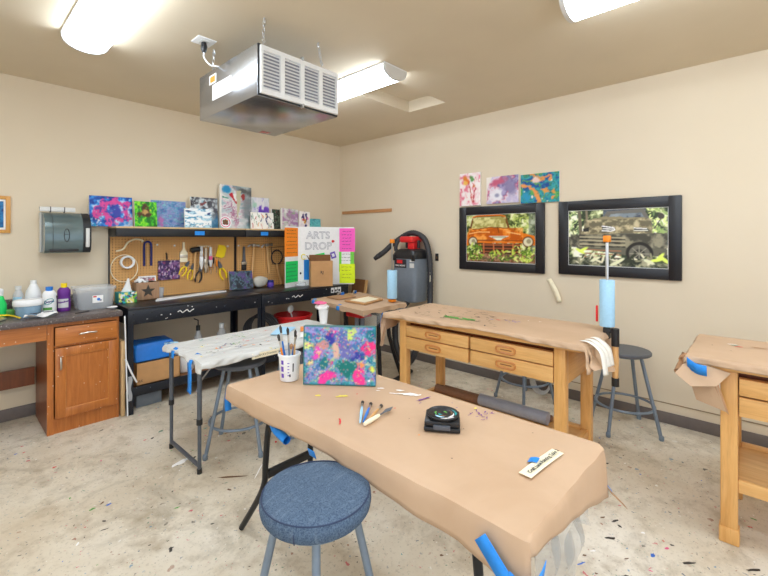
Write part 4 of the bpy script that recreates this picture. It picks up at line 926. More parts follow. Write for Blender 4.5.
a = Art(40, 56, 5); a.ramp(a.nz(3, 6, du=.2), [(.2, (220, 190, 190)), (.4, (150, 110, 120)), (.55, (240, 235, 235)), (.7, (110, 80, 100)), (.85, (230, 120, 110))]); a.ramp(a.u*0, [(0, (245, 245, 245))], m=((a.u < .07) | (a.u > .93) | (a.v < .05) | (a.v > .95))*1.)
canvas('painting', 'pink and grey abstract print in a white border standing behind the wooden star box', 'painting', a, .15, .21, (1.335, 4.275, BI+.16-.16), .06, 0, .012)
MB().box((1.30, 4.302, BI), (1.37, 4.34, BI+.15), .003).solo('small_carton', 'white_paper', 'white carton behind the wooden star box holding up the pink print', 'box')
t = thing('plastic_cup', 'clear plastic cup on the worktop right of the wooden star box', 'cup', (1.43, 4.24, BI))
MB().lathe([(.028, 0), (.038, .095), (.036, .095), (.027, .004), (0, .004)], (1.43, 4.24, BI), 20).part('cup', 'bottle_clear', t)
MB().prism([(1.31, 3.99, BI), (1.36, 4.10, BI), (2.00, 4.235, BI), (2.06, 4.17, BI)], (0, 0, .012)).solo('paper_strip', 'white_paper', 'long white paper strip lying along the left black worktop', 'paper')
a = Art(60, 48, 8); a.ramp(a.nz(5, 5), [(.2, (20, 26, 36)), (.45, (44, 60, 78)), (.55, (110, 150, 160)), (.62, (40, 50, 66)), (.8, (90, 70, 130))])
canvas('painting', 'dark navy swirl painting leaning on the worktop below the pegboard divider', 'painting', a, .255, .205, (2.255, 4.20, BI+.006), .28, -.18, .02)
t = thing('rock', 'pale lumpy rock on the worktop right of the dark painting', 'rock', (2.505, 4.26, BI)); 
MB().ball((2.50, 4.25, BI+.070), .07, (1.35, .9, .85), 22, wob=.12, seed=11).part('rock', plain('pale grey stone', (206, 202, 190), .8, bump=.6, scale=12), t)
t = thing('paint_jar', 'small purple jar with dark lid on the worktop beside the rock', 'jar', (2.635, 4.24, BI))
MB().lathe([(.035, 0), (.038, .004), (.038, .05), (0, .05)], (2.635, 4.24, BI), 20).part('jar', 'violet_sheet', t)
MB().lathe([(.036, .05), (.036, .075), (0, .075)], (2.635, 4.24, BI), 20).part('lid', 'navy', t)
# project board: three hinged panels
bt = thing('project_board', 'white folding project board covered in coloured sheets on the right black workbench', 'display board', (3.02, 3.93, BI))
A_, B_, C_, D_ = Vector((2.66, 3.975, BI)), Vector((2.885, 4.045, BI)), Vector((3.35, 3.84, BI)), Vector((3.472, 3.70, BI)); HB = .705
def panel(P, Q):
    d = (Q-P).normalized(); n = Vector((d.y, -d.x, 0)); return d, n
def pan(P, Q, name):
    d, n = panel(P, Q); o = MB().prism([P, Q, Q-n*.006, P-n*.006], (0, 0, HB)).part(name, 'white_paper', bt); return d, n
def onp(P, d, n, s0, s1, z0, z1, name, mat_, parent, rot=0, lift=.0015, label=None):
    c0, c1 = (s0+s1)/2, (z0+z1)/2; hw, hh = (s1-s0)/2, (z1-z0)/2; pts = []
    for x, z in ((-hw, -hh), (hw, -hh), (hw, hh), (-hw, hh)):
        X = x*math.cos(rot)-z*math.sin(rot); Z = x*math.sin(rot)+z*math.cos(rot); pts.append(P+d*(c0+X)+n*lift+Vector((0, 0, c1+Z)))
    return MB().prism(pts, n*.001).part(name, mat_, parent, label)
def mx_on(P, d, n, s_, z, lift): return Matrix.Translation(P+d*s_+n*lift+Vector((0, 0, z))) @ Matrix(((d.x, 0, n.x, 0), (d.y, 0, n.y, 0), (0, 1, 0, 0), (0, 0, 0, 1)))
def scrib(P, d, n, s0, s1, zs, name, seed):
    rn = random.Random(seed); m = MB()
    for z in zs:
        s_ = s0+rn.uniform(0, .015)
        while s_ < s1-.01:
            L = rn.uniform(.012, .04); L = min(L, s1-s_); 
            m.tube([P+d*(s_+L*q/4)+n*.0035+Vector((0, 0, z+.004*math.sin(q*2+rn.random()*3))) for q in range(5)], .0022, 4); s_ += L+.012
    m.part(name, 'ink' if seed != 99 else 'grey_ink', bt)
dl, nl = pan(A_, B_, 'left_panel'); LL = (B_-A_).length
onp(A_, dl, nl, -.012, LL-.004, .355, .69, 'orange_sheet', 'orange_sheet', bt); onp(A_, dl, nl, .005, LL-.004, .055, .30, 'green_sheet', 'green_sheet', bt)
scrib(A_, dl, nl, .02, LL-.03, [.66, .62, .58, .53, .49, .45, .40, .26, .22, .18, .13, .09], 'writing', 1)
dc, nc = pan(B_, C_, 'middle_panel'); LC = (C_-B_).length
for tx, zz in (('ARTS', .60), ('DROP', .47)): MB().text(tx, .125, mx_on(B_, dc, nc, .245, zz, .002), outline=.0022).part('heading', 'grey_ink', bt, 'thin pale outlined lettering')
onp(B_, dc, nc, .07, .20, .07, .31, 'blue_sheet', 'blue_sheet', bt); onp(B_, dc, nc, .14, .33, .30, .375, 'green_slip', 'green_sheet', bt, .2)
o = onp(B_, dc, nc, .40, .465, .32, .40, 'violet_square', 'violet_sheet', bt, .3); onp(B_, dc, nc, .416, .449, .34, .38, 'white_square', 'white_paper', o, .3, .003)
MB().tube([B_+dc*(.065+.026*math.cos(q))+nc*.003+Vector((0, 0, .345+.03*math.sin(q))) for q in [.6+5*k/16 for k in range(17)]], .006, 6).part('yellow_ring', 'yellow_ink', bt)
o = MB().ball(B_+dc*.43+nc*.004+Vector((0, 0, .53)), .018, (1.2, .4, .8), 10, wob=.3, seed=5).part('red_flower', 'red_ink', bt)
MB().ball(B_+dc*.03+nc*.004+Vector((0, 0, .15)), .013, (.8, .3, 1.3), 10, wob=.2).part('black_dot', 'ink', bt)
dr_, nr = pan(C_, D_, 'right_panel'); LR = (D_-C_).length
onp(C_, dr_, nr, .004, LR+.012, .40, .69, 'pink_sheet', 'pink_sheet', bt); onp(C_, dr_, nr, .0, LR, .15, .40, 'lime_sheet', 'lime_sheet', bt, 0, .0008); onp(C_, dr_, nr, .03, LR-.045, .15, .40, 'white_sheet', 'white_paper', bt, 0, .002); onp(C_, dr_, nr, .006, LR+.012, .012, .25, 'yellow_sheet', 'yellow_sheet', bt, 0, .003)
scrib(C_, dr_, nr, .03, LR-.03, [.65, .61, .57, .53, .49, .44, .37, .33, .29, .21, .17, .12, .08], 'writing', 2)
# box in front of the board
t = thing('cardboard_box', 'tall open cardboard box standing in front of the project board', 'box', (3.07, 3.845, BI), -.447)
m = MB().box((-.13, -.055, 0), (.13, -.05, .30)).box((-.13, .05, 0), (.13, .055, .37)).box((-.13, -.05, 0), (-.125, .05, .30)).box((.125, -.05, 0), (.13, .05, .30)).box((-.13, -.05, 0), (.13, .05, .005)); m.part('box_body', 'card', t, local=True)
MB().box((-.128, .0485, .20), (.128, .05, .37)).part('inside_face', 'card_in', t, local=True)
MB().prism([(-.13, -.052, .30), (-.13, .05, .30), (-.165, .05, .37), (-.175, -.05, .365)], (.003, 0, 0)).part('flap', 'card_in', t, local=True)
MB().text('RJ', .045, TR((0, -.056, .165), FACE_Y), bold=.001).part('print', 'ink', t, local=True)
MB().ball((2.84, 3.93, BI+.034), .05, (1.6, .8, .42), 20, wob=.3, seed=14).solo('crumpled_film', 'bottle_clear', 'crumpled clear film on the worktop at the foot of the project board', 'plastic film')

# ------------------------------------------------------------------ paintings on the overhead shelf
SZ = 1.5505; SG = 'paintings on the shelf'
def shelf_art(a, x0, x1, top, y, label, lean=.1, roll=0, rz=0, z=SZ, depth=.02, side=(238, 236, 232)):
    return canvas('painting', label, 'painting', a, x1-x0, top-z, ((x0+x1)/2, y, z), lean, rz, depth, SG, side=side, roll=roll)
a = Art(80, 60, 21); a.ramp(a.nz(6), [(.25, (24, 60, 150)), (.5, (40, 120, 210)), (.62, (60, 150, 220)), (.8, (190, 210, 240))])
a.ring(.54, .52, .30, .34, .28, (214, 70, 150), .9); a.ramp(a.nz(10), [(.45, (40, 60, 160)), (.6, (220, 80, 160))], m=(a.nz(12) > .55)*(np.hypot((a.u-.54)/.42, (a.v-.5)/.46) < 1)*.7); a.ell(.6, .5, .10, .16, (60, 70, 170), .3, .5, .8)
a.dots(24, .01, .025, [(40, 190, 220), (230, 235, 245)], (.0, .0, .25, .3)); a.dots(18, .008, .02, [(30, 50, 150), (60, 200, 220)])
shelf_art(a, .882, 1.215, 1.822, 4.30, 'blue painting with a wide pink ring, leftmost on the overhead shelf', .06)
a = Art(50, 60, 22); a.ramp(a.nz(6, 4), [(.2, (20, 110, 20)), (.45, (60, 190, 30)), (.6, (150, 230, 40)), (.8, (30, 150, 40))]); a.ell(.45, .62, .28, .20, (80, 50, 24), 0, .4, 1.2); a.ell(.5, .6, .13, .1, (190, 150, 90), .5, .5, 1.2); a.ell(.58, .48, .08, .06, (60, 36, 20), 0, .5)
a.dots(12, .01, .02, [(240, 230, 40), (20, 80, 20)])
shelf_art(a, 1.215, 1.405, 1.79, 4.235, 'bright green painting with a brown centre, second from left on the shelf', .08, 0)
a = Art(80, 60, 23); a.ramp(a.nz(4, 12), [(.2, (70, 110, 170)), (.4, (110, 160, 200)), (.55, (150, 150, 200)), (.7, (110, 120, 180)), (.85, (130, 190, 200))]); a.ell(.28, .2, .08, .14, (190, 110, 180), 0, .6, 1); a.cells(500, [(90, 140, 190), (160, 190, 215), (140, 120, 190), (90, 180, 190)], m=(a.nz(25, oct=2) > .55)*.5)
shelf_art(a, 1.375, 1.70, 1.815, 4.31, 'lavender and teal rippled painting behind the bright green one', .05)
a = Art(60, 50, 24); a.ramp(a.nz(3, 9), [(.3, (245, 248, 250)), (.55, (240, 246, 250)), (.62, (140, 200, 225)), (.7, (40, 110, 160)), (.78, (190, 225, 240))]); a.ell(.15, .85, .10, .05, (20, 50, 110), 0, .5, .8); a.ell(.9, .75, .07, .05, (20, 50, 120), .4, .5); a.dots(16, .012, .03, [(20, 70, 130), (60, 150, 190), (20, 40, 90)], (0, .05, 1, .25)); a.ln([(0, .5), (.4, .52)], .03, (60, 150, 190), .06)
shelf_art(a, 1.655, 1.925, 1.748, 4.22, 'white painting with small blue and teal flecks in front of the grey one', .06, .0)
a = Art(60, 70, 25); a.ramp(a.nz(5), [(.2, (80, 80, 90)), (.4, (180, 190, 195)), (.6, (225, 228, 230)), (.8, (140, 180, 200))]); a.ramp(a.nz(6), [(.3, (60, 130, 180)), (.7, (190, 215, 230))], m=np.clip((.55-a.v)*4, 0, 1)*.8); a.ln([(.05, .9), (.3, .8), (.5, .9), (.7, .8)], .03, (60, 56, 60), .25); a.ln([(.4, .75), (.5, .85)], .05, (130, 70, 70), .1)
shelf_art(a, 1.75, 2.035, 1.875, 4.31, 'grey and blue cloudy painting left of the largest canvas on the shelf', .05)
a = Art(90, 110, 26); a.ramp(a.nz(4, 7), [(.2, (190, 200, 205)), (.4, (235, 232, 230)), (.55, (205, 170, 190)), (.65, (230, 225, 225)), (.8, (160, 185, 195))])
for k in range(9): a.ln([(.12+.05*k, .5-.05*k), (.3+.04*k, .62-.06*k), (.5, .40-.05*k)], .012, (176, 120, 150), .12)
a.ramp(a.nz(5), [(.3, (110, 120, 124)), (.7, (190, 196, 196))], m=np.clip((a.u-.62)*6, 0, 1)*.8); a.ell(.22, .90, .13, .08, (40, 140, 190), -.3, .5, .8); a.ell(.72, .9, .28, .08, (90, 92, 92), -.2, .6, .9); a.pg([(.27, .78), (.36, .86), (.47, .72), (.52, .58), (.46, .6)], (190, 30, 50), .04); a.pg([(.40, .80), (.50, .82), (.50, .62), (.44, .70)], (240, 240, 236), .03); a.pg([(.66, .78), (.80, .84), (.78, .70), (.70, .68)], (150, 50, 50), .05)
a.pg([(.50, .88), (.66, .90), (.64, .60), (.57, .30), (.53, .22), (.53, .55)], (196, 190, 160), .03); a.ln([(.12, .72), (.25, .68)], .02, (40, 150, 120), .06); a.ramp(a.u*0, [(0, (240, 238, 232))], m=(a.u < .05)*1.); a.ramp(a.nz(4), [(.3, (140, 190, 200)), (.7, (225, 225, 230))], m=np.clip((.18-a.v)*7, 0, 1)*.7)
shelf_art(a, 2.045, 2.415, 2.03, 4.285, 'largest canvas on the shelf, grey with a red and cream flower shape', .06, .03, 0, depth=.035)
t = thing('decorated_plate', 'small round pink and white plate with a brown centre on the shelf', 'plate', (2.055, 4.19, SZ))
a_ = TR((2.055, 4.185, SZ+.063), (PI/2-.12, 0, 0))
MB().lathe([(0, .0), (.05, .0), (.064, .008), (.066, .010), (.05, .004), (0, .004)], n=32, mx=a_).part('plate', 'white_plastic', t)
m = MB(); m.tube([(.05*math.cos(q), .05*math.sin(q), .004) for q in [2*PI*k/28 for k in range(28)]], .005, 6, 0, True, mx=a_)
for k, (x, y, r, mi) in enumerate(((0, 0, .028, 1), (.012, .012, .014, 2), (-.014, .005, .012, 3), (.004, -.018, .012, 0), (0, .026, .008, 1))): m.ball((x, y, .005), r, (1, 1, .15), 12, mi, a_, .3, k)
m.part('motif', ['pink_ink', 'brown_ink', 'orange_plastic', 'green_ink'], t)
a = Art(60, 50, 27); a.ramp(a.nz(4), [(.3, (215, 215, 225)), (.6, (235, 232, 236)), (.8, (190, 205, 205))]); a.ell(.62, .45, .30, .30, (110, 70, 190), .4, .6, 1.6); a.ell(.7, .4, .12, .12, (70, 40, 150), .4, .6, 1.5); a.ell(.3, .75, .12, .08, (170, 210, 190), 0, .6, .9); a.dots(14, .01, .025, [(120, 80, 200), (240, 240, 245), (150, 120, 200)])
shelf_art(a, 2.405, 2.672, 1.922, 4.325, 'white painting with a violet burst, right behind the largest canvas', .02)
a = Art(70, 56, 28); a.ramp(a.nz(5), [(.3, (240, 236, 228)), (.7, (248, 246, 242))])
for k in range(26): 
    x, y = a.rs.rand(2); a.ln([(x, y), (x+.12*(a.rs.rand()-.3), y-.1-.2*a.rs.rand())], .010+.012*a.rs.rand(), [(220, 150, 40), (190, 40, 50), (40, 50, 110), (60, 130, 90), (60, 50, 50)][a.rs.randint(5)], .05)
a.ln([(.68, .95), (.72, .75), (.64, .5), (.72, .3)], .035, (40, 46, 110), .08)
shelf_art(a, 2.375, 2.665, 1.742, 4.215, 'white painting with thin red, yellow and navy drips right of the largest canvas', .07)
a = Art(40, 60, 29); a.ramp(a.nz(8), [(.2, (24, 26, 28)), (.45, (40, 60, 50)), (.6, (90, 110, 90)), (.8, (20, 24, 30))]); a.dots(24, .01, .035, [(130, 160, 130), (200, 205, 200), (30, 90, 70), (120, 70, 70)])
shelf_art(a, 2.66, 2.795, 1.79, 4.255, 'narrow black and green painting in the middle right of the shelf', .05, 0, .25)
a = Art(60, 60, 30); a.ramp(a.nz(4, 6), [(.25, (170, 130, 170)), (.45, (210, 190, 205)), (.6, (190, 200, 190)), (.8, (230, 226, 228))]); a.ln([(.2, .2), (.5, .6), (.8, .9)], .03, (150, 170, 140), .25); a.ln([(.3, .9), (.6, .3)], .02, (160, 110, 150), .25); a.ramp(a.u*0, [(0, (235, 232, 228))], m=(a.u < .08)*1.)
shelf_art(a, 2.795, 3.045, 1.808, 4.27, 'mauve and grey painting right of the narrow black one', .06, .05)
a = Art(50, 56, 31); a.ramp(a.nz(5), [(.3, (225, 215, 225)), (.7, (245, 240, 238))])
for k, c_ in enumerate([(60, 40, 110), (60, 40, 110), (200, 80, 80), (210, 150, 60), (70, 110, 90), (230, 140, 190)]): a.ell(.3+.08*k, .75-.10*(k % 4), .16, .06, c_, 1+k, .6, 1.2)
a.ln([(.55, .9), (.7, .5), (.6, .1)], .06, (50, 44, 120), .2)
shelf_art(a, 3.04, 3.20, 1.782, 4.235, 'small multicoloured painting with dark violet strokes near the right end of the shelf', .05, .05)
a = Art(60, 30, 32); a.ramp(a.nz(5, 8), [(.3, (90, 190, 200)), (.6, (130, 214, 220)), (.85, (70, 160, 180))])
shelf_art(a, 3.19, 3.44, 1.70, 4.31, 'low turquoise painting at the right end of the shelf', .05)

# ------------------------------------------------------------------ tools on the pegboard
PY = 4.344
def peg_hook(m, x, z, mi): m.tube([(x, PY+.004, z), (x, PY-.022, z-.004), (x, PY-.026, z+.008)], .0025, 6, mi)
m = MB().tube([(1.085, PY-.03, 1.325), (1.14, PY-.035, 1.345), (1.18, PY-.03, 1.405), (1.24, PY-.03, 1.435), (1.30, PY-.03, 1.425), (1.305, PY-.01, 1.41)], .008, 8, k=5); m.solo('bent_rod', 'cream_paper', 'cream bent rod hanging at the upper left of the pegboard', 'rod')
m = MB(); 
for k in range(3): m.tube([(1.178+.052*math.cos(q), PY-.012-.012*k, 1.222+.052*math.sin(q)) for q in [2*PI*j/28 for j in range(28)]], .0085, 8, closed=True)
m.solo('wire_coil', 'white_plastic', 'small white coil of cord on the left of the pegboard', 'coil')
MB().tube([(1.158+.11*math.cos(q), PY-.006, 1.165+.125*math.sin(q)) for q in [2*PI*j/36 for j in range(36)]], .004, 6, closed=True).solo('wire_loop', 'cream_paper', 'thin large wire loop around the white coil on the pegboard', 'wire')
m = MB().tube([(1.322, PY-.012, 1.18), (1.322, PY-.012, 1.37), (1.335, PY-.012, 1.405), (1.352, PY-.012, 1.412), (1.37, PY-.012, 1.405), (1.383, PY-.012, 1.37), (1.383, PY-.012, 1.18)], .010, 8, k=4)
for k in range(6): m.box((1.312, PY-.024, 1.2+.03*k), (1.332, PY-.002, 1.206+.03*k), 0, 1).box((1.373, PY-.024, 1.2+.03*k), (1.393, PY-.002, 1.206+.03*k), 0, 1)
m.solo('u_shaped_lock', ['navy', 'ink'], 'dark U shaped strap hanging on the pegboard above the pink print', 'strap')
a = Art(60, 56, 41); a.ramp(a.nz(6), [(.3, (60, 40, 80)), (.5, (90, 60, 120)), (.7, (130, 90, 140))]); a.cells(260, [(70, 40, 90), (200, 170, 200), (60, 60, 120), (150, 60, 100), (220, 200, 210), (40, 30, 50)], m=(a.nz(16, 6, 2) > .55)*.85)
canvas('painting', 'dark purple spattered square painting hanging on the pegboard', 'painting', a, .20, .19, (1.545, PY-.02, 1.034), .0, 0, .015, side=(70, 50, 80))
MB().tube([(1.522, PY+.002, 1.295), (1.522, PY-.02, 1.292), (1.522, PY-.022, 1.232)], .007, 8).solo('black_hook', 'black_metal', 'short black hook on the pegboard above the purple square painting', 'hook')
# wide paint brush
t = thing('flat_brush', 'wide flat brush with pale wooden handle hanging on the pegboard', 'paint brush', (1.685, PY-.01, 1.2))
MB().prism([(1.677, PY-.02, 1.405), (1.693, PY-.02, 1.405), (1.694, PY-.02, 1.35), (1.70, PY-.02, 1.325), (1.722, PY-.02, 1.295), (1.722, PY-.02, 1.265), (1.648, PY-.02, 1.265), (1.648, PY-.02, 1.295), (1.67, PY-.02, 1.325), (1.676, PY-.02, 1.35)], (0, .014, 0)).part('handle', 'cream_paper', t)
MB().box((1.646, PY-.023, 1.245), (1.724, PY-.003, 1.275), .002).part('ferrule', 'nickel', t); MB().box((1.648, PY-.021, 1.20), (1.722, PY-.005, 1.246), .004).part('bristles', 'cream_paper', t)
# rubber mallet
t = thing('mallet', 'black headed mallet with pale wooden handle hanging on the pegboard', 'mallet', (1.80, PY-.03, 1.05))
MB().tube([(1.748, PY-.035, 1.318), (1.755, PY-.035, 1.32), (1.832, PY-.035, 1.332), (1.838, PY-.035, 1.333)], [.02, .028, .028, .022], 14).part('head', 'black_plastic', t)
MB().tube([(1.795, PY-.035, 1.33), (1.79, PY-.03, 1.18), (1.78, PY-.03, 1.03)], [.011, .010, .013], 10).part('handle', 'handle_wood', t)
def pliers(x, z, label, hc='yellow_plastic', s=1, tilt=0):
    t = thing('pliers', label, 'pliers', (x, PY-.015, z-.1), 0, 'pliers on the pegboard')
    X = TR((x, PY-.016, z), (0, tilt, 0), s)
    MB().prism([(-.012, -.006, 0), (-.016, -.006, .025), (-.004, -.006, .065), (.004, -.006, .065), (.016, -.006, .025), (.012, -.006, 0)], (0, .012, 0), 0, X).tube([(0, -.009, .008), (0, .009, .008)], .009, 10, mx=X).part('jaws', 'stool_seat', t)
    for q in (-1, 1): MB().tube([(q*.006, 0, 0), (q*.022, 0, -.03), (q*.026, 0, -.07), (q*.016, 0, -.105)], [.006, .008, .008, .006], 8, k=4, mx=X).part('handle', hc, t)
pliers(1.705, 1.155, 'yellow handled pliers below the wide brush on the pegboard', tilt=.55); pliers(1.765, 1.12, 'yellow and black pliers left of the mallet handle', tilt=.25); pliers(1.85, 1.10, 'black handled pliers just right of the mallet handle', 'black_plastic', 1.15, .25)
# rack with clamps
t = thing('tool_rack', 'pale wooden strip with pegs holding spring clamps on the pegboard', 'rack', (1.88, PY-.02, 1.33))
MB().box((1.815, PY-.035, 1.345), (1.955, PY-.002, 1.372), .003).part('strip', 'shelf_wood', t)
m = MB(); [m.tube([(1.84+.04*k, PY-.03, 1.358), (1.84+.04*k, PY-.06, 1.36)], .004, 6) for k in range(3)]; m.part('pegs', 'white_plastic', t)
for k, (x, z, h, c_, lb) in enumerate(((1.848, 1.12, .24, 'white_plastic', 'white handled spring clamp at the left of the pegboard rack'), (1.893, 1.08, .26, 'nickel', 'silver spring clamp in the middle of the pegboard rack'), (1.945, 1.14, .21, 'pink_ink', 'pinkish white spring clamp at the right of the pegboard rack'))):
    t = thing('spring_clamp', lb, 'clamp', (x, PY-.05, z), 0, 'spring clamps on the rack')
    MB().prism([(x-.012, PY-.06, z+h), (x+.012, PY-.06, z+h), (x+.014, PY-.06, z+h*.45), (x+.02, PY-.06, z+h*.3), (x+.004, PY-.06, z), (x-.004, PY-.06, z), (x-.02, PY-.06, z+h*.3), (x-.014, PY-.06, z+h*.45)], (0, .018, 0)).part('body', 'lamp_cap' if k != 1 else 'nickel', t)
    MB().box((x-.017, PY-.064, z+h*.35), (x+.017, PY-.04, z+h*.55), .004).part('grip', c_, t); MB().tube([(x, PY-.068, z+h*.6), (x, PY-.036, z+h*.6)], .010, 12).part('pivot', 'steel', t)
m = TR((2.078, PY-.012, 1.30), (0, .18, 0))
t = thing('plastic_scraper', 'yellow plastic scraper hanging on the pegboard', 'scraper', (2.078, PY-.01, 1.23))
MB().prism([(-.035, 0, .07), (.03, 0, .07), (.055, 0, .045), (.05, 0, -.045), (.025, 0, -.07), (-.05, 0, -.062)], (0, .006, 0), 0, m).part('blade', 'yellow_plastic', t); MB().tube([(-.03, -.003, .066), (.028, -.003, .066)], .004, 6, mx=m).part('lip', 'yellow_plastic', t)
for k, (x, z, c_, lb) in enumerate(((1.935, 1.08, 'black_plastic', 'small dark screwdriver under the pinkish clamp'), (1.965, 1.06, 'red_plastic', 'thin red handled screwdriver right under the clamps'), (1.995, 1.10, 'black_plastic', 'black screwdriver left of the yellow handled snips'), (2.03, 1.07, 'orange_plastic', 'orange handled screwdriver below the yellow scraper'))):
    t = thing('screwdriver', lb, 'screwdriver', (x, PY-.015, z), 0, 'screwdrivers on the pegboard')
    MB().tube([(x, PY-.015, z+.14), (x, PY-.015, z+.12), (x, PY-.015, z+.07)], [.008, .010, .007], 8).part('handle', c_, t); MB().tube([(x, PY-.015, z+.07), (x, PY-.015, z)], .0032, 6).part('shaft', 'steel', t)
pliers(2.075, 1.12, 'yellow handled snips below the yellow scraper', s=1.25, tilt=-.35)
t = thing('scrub_brush', 'dark narrow brush hanging left of the two claw hammers', 'paint brush', (2.348, PY-.01, 1.1))
MB().prism([(2.338, PY-.02, 1.35), (2.358, PY-.02, 1.35), (2.362, PY-.02, 1.20), (2.376, PY-.02, 1.17), (2.32, PY-.02, 1.17), (2.334, PY-.02, 1.20)], (0, .016, 0)).part('handle', 'stool_seat', t); MB().box((2.318, PY-.024, 1.145), (2.378, PY-.002, 1.175), .002).part('ferrule', 'nickel', t); MB().box((2.32, PY-.022, 1.08), (2.376, PY-.004, 1.146), .004).part('bristles', 'black_plastic', t)
def hammer(x, z, label, lean):
    t = thing('claw_hammer', label, 'hammer', (x, PY-.03, z-.33), 0, 'claw hammers on the pegboard'); X = TR((x, PY-.03, z), (0, lean, 0))
    m = MB().tube([(.02, 0, 0), (.05, 0, .0), (.058, 0, 0), (.072, 0, 0)], [.013, .012, .016, .016], 12, mx=X).box((-.02, -.013, -.016), (.022, .013, .016), .004, 0, X)
    for q in (-1, 1): m.tube([(-.015, q*.005, .004), (-.045, q*.008, .002), (-.075, q*.010, -.022)], [.010, .007, .003], 8, k=4, mx=X)
    m.part('head', 'steel', t); MB().tube([(0, 0, .016), (0, 0, -.10), (0, 0, -.25), (0, 0, -.335)], [.010, .011, .014, .013], 10, mx=X, flat=.75).part('handle', 'handle_wood', t)
hammer(2.462, 1.362, 'claw hammer left of the other one, hanging on the right pegboard', .06); hammer(2.630, 1.362, 'claw hammer nearer the wire hoop on the right pegboard', -.10)
t = thing('wire_hoop', 'round wire hoop tool with wooden handle and square frame beside the project board', 'hoop', (2.80, PY-.02, .9))
MB().tube([(2.775+.075*math.cos(q), PY-.02, 1.215+.085*math.sin(q)) for q in [2*PI*k/28 for k in range(28)]], .008, 8, closed=True).part('hoop', 'ink', t)
MB().tube([(2.77, PY-.02, 1.135), (2.80, PY-.03, 1.0), (2.83, PY-.04, .89)], .012, 8, k=3).part('handle', 'handle_wood', t)
MB().tube([(2.70, PY-.012, 1.335), (2.90, PY-.012, 1.345), (2.90, PY-.012, 1.13), (2.72, PY-.012, 1.13), (2.70, PY-.012, 1.335)], .004, 6).part('square_frame', 'ink', t)
m = MB(); [peg_hook(m, x, z, 0) for x, z in ((1.60, 1.37), (1.86, 1.37), (2.16, 1.355), (2.285, 1.36), (1.44, 1.38))]
k = 0
for x, z in ((1.60, 1.37), (2.16, 1.355), (2.285, 1.36), (1.44, 1.38)): 
    mm = MB(); peg_hook(mm, x, z, 0); mm.ball((x, PY-.004, z), .010, (1, .4, 1), 10); mm.part('peg_hook', 'white_plastic', b1 if x < 2.24 else b2)
MB().box((1.16, 3.80, BZ), (1.17, 3.81, BZ+.001)).part('chip', 'bench_black', b1) if 0 else None

CI = CT+.0015
# ------------------------------------------------------------------ on the sink counter
def bottle(x, y, label, prof, mat_, cap=None, capm='white_plastic', sx=1, sy=1, lab=None, rz=0):
    t = thing('bottle', label, 'bottle', (x, y, CI)); MB().lathe(prof, (x, y, CI), 26, sx=sx, sy=sy).part('body', mat_, t)
    if cap: MB().lathe(cap, (x, y, CI), 18).part('cap', capm, t)
    return t
def front_label(t, x, y, rx, ry, z0, z1, mat_, a0=-2.75, a1=-1.0, lift=.0012, name='label'):
    return MB().grid(lambda u, v: (x+(rx+lift)*math.cos(a0+(a1-a0)*u), y+(ry+lift)*math.sin(a0+(a1-a0)*u), CI+z0+(z1-z0)*v), 14, 1).part(name, mat_, t)
def curved_text(t, txt, size, x, y, rx, ry, z, ang, mat_, name='writing', tilt=0, bold=0):
    m = MB().text(txt, size, TR(), bold=bold); 
    for v in m.V:
        X, Y = v.x*math.cos(tilt)-v.y*math.sin(tilt), v.x*math.sin(tilt)+v.y*math.cos(tilt); a = ang+X/((rx+ry)/2); v.x, v.y, v.z = x+(rx+.0025)*math.cos(a), y+(ry+.0025)*math.sin(a), CI+z+Y
    return m.part(name, mat_, t)
VA = -1.72
t = bottle(.302, 4.13, 'green tinted spray bottle cut by the left edge of the picture', [(.033, 0), (.036, .01), (.036, .09), (.02, .14), (.014, .16), (0, .16)], 'green_sheet', [(.016, .155), (.018, .2), (.01, .21), (0, .21)]); MB().box((.295, 4.07, CI+.19), (.31, 4.14, CI+.212), .004).part('trigger', 'white_plastic', t)
t = bottle(.409, 4.22, 'clear bottle with pinkish cap at the back of the counter, left of the white jug', [(.030, 0), (.033, .01), (.033, .14), (.018, .18), (.014, .19), (0, .19)], 'bottle_clear', [(.020, .185), (.020, .212), (0, .214)], 'lamp_cap'); front_label(t, .409, 4.22, .033, .033, .08, .13, 'blue_roll')
t = bottle(.498, 4.21, 'tall white jug with a faint printed line at the back of the counter', [(.048, 0), (.052, .01), (.052, .12), (.046, .165), (.024, .215), (.018, .225), (0, .225)], 'white_plastic', [(.020, .22), (.020, .25), (0, .252)]); curved_text(t, 'CLEANER', .013, .498, .52 and 4.21, .052, .052, .105, VA, 'grey_ink')
t = bottle(.573, 4.05, 'white and blue detergent bottle with a blue cap on the counter', [(.040, 0), (.045, .01), (.045, .10), (.042, .13), (.046, .145), (.034, .172), (.018, .182), (0, .182)], 'white_plastic', [(.023, .175), (.023, .206), (0, .208)], 'blue_plastic', 1, .75)
front_label(t, .573, 4.05, .045, .034, .02, .135, 'white_paper'); curved_text(t, 'Dove', .024, .573, 4.05, .045, .034, .093, VA, 'navy', tilt=.2, bold=.001)
MB().tube([(.573+.047*math.cos(VA+.62*math.cos(q)), 4.05+.036*math.sin(VA+.62*math.cos(q)), CI+.095+.02*math.sin(q)+.008*math.cos(q)) for q in [2*PI*k/24 for k in range(24)]], .0022, 5, closed=True).part('oval', 'teal_ink', t)
front_label(t, .573, 4.05, .045, .034, .03, .05, 'green_ink', -2.6, -1.3, .002, 'green_band'); front_label(t, .573, 4.05, .045, .034, .003, .02, 'blue_roll', -2.75, -1.0, .002, 'blue_band')
t = bottle(.672, 4.10, 'purple cleaner bottle with a yellow cap on the counter', [(.040, 0), (.043, .01), (.043, .10), (.038, .115), (.043, .13), (.043, .165), (.030, .185), (.018, .192), (0, .192)], 'purple_ink', [(.021, .186), (.021, .222), (0, .224)], 'yellow_plastic', 1, .8)
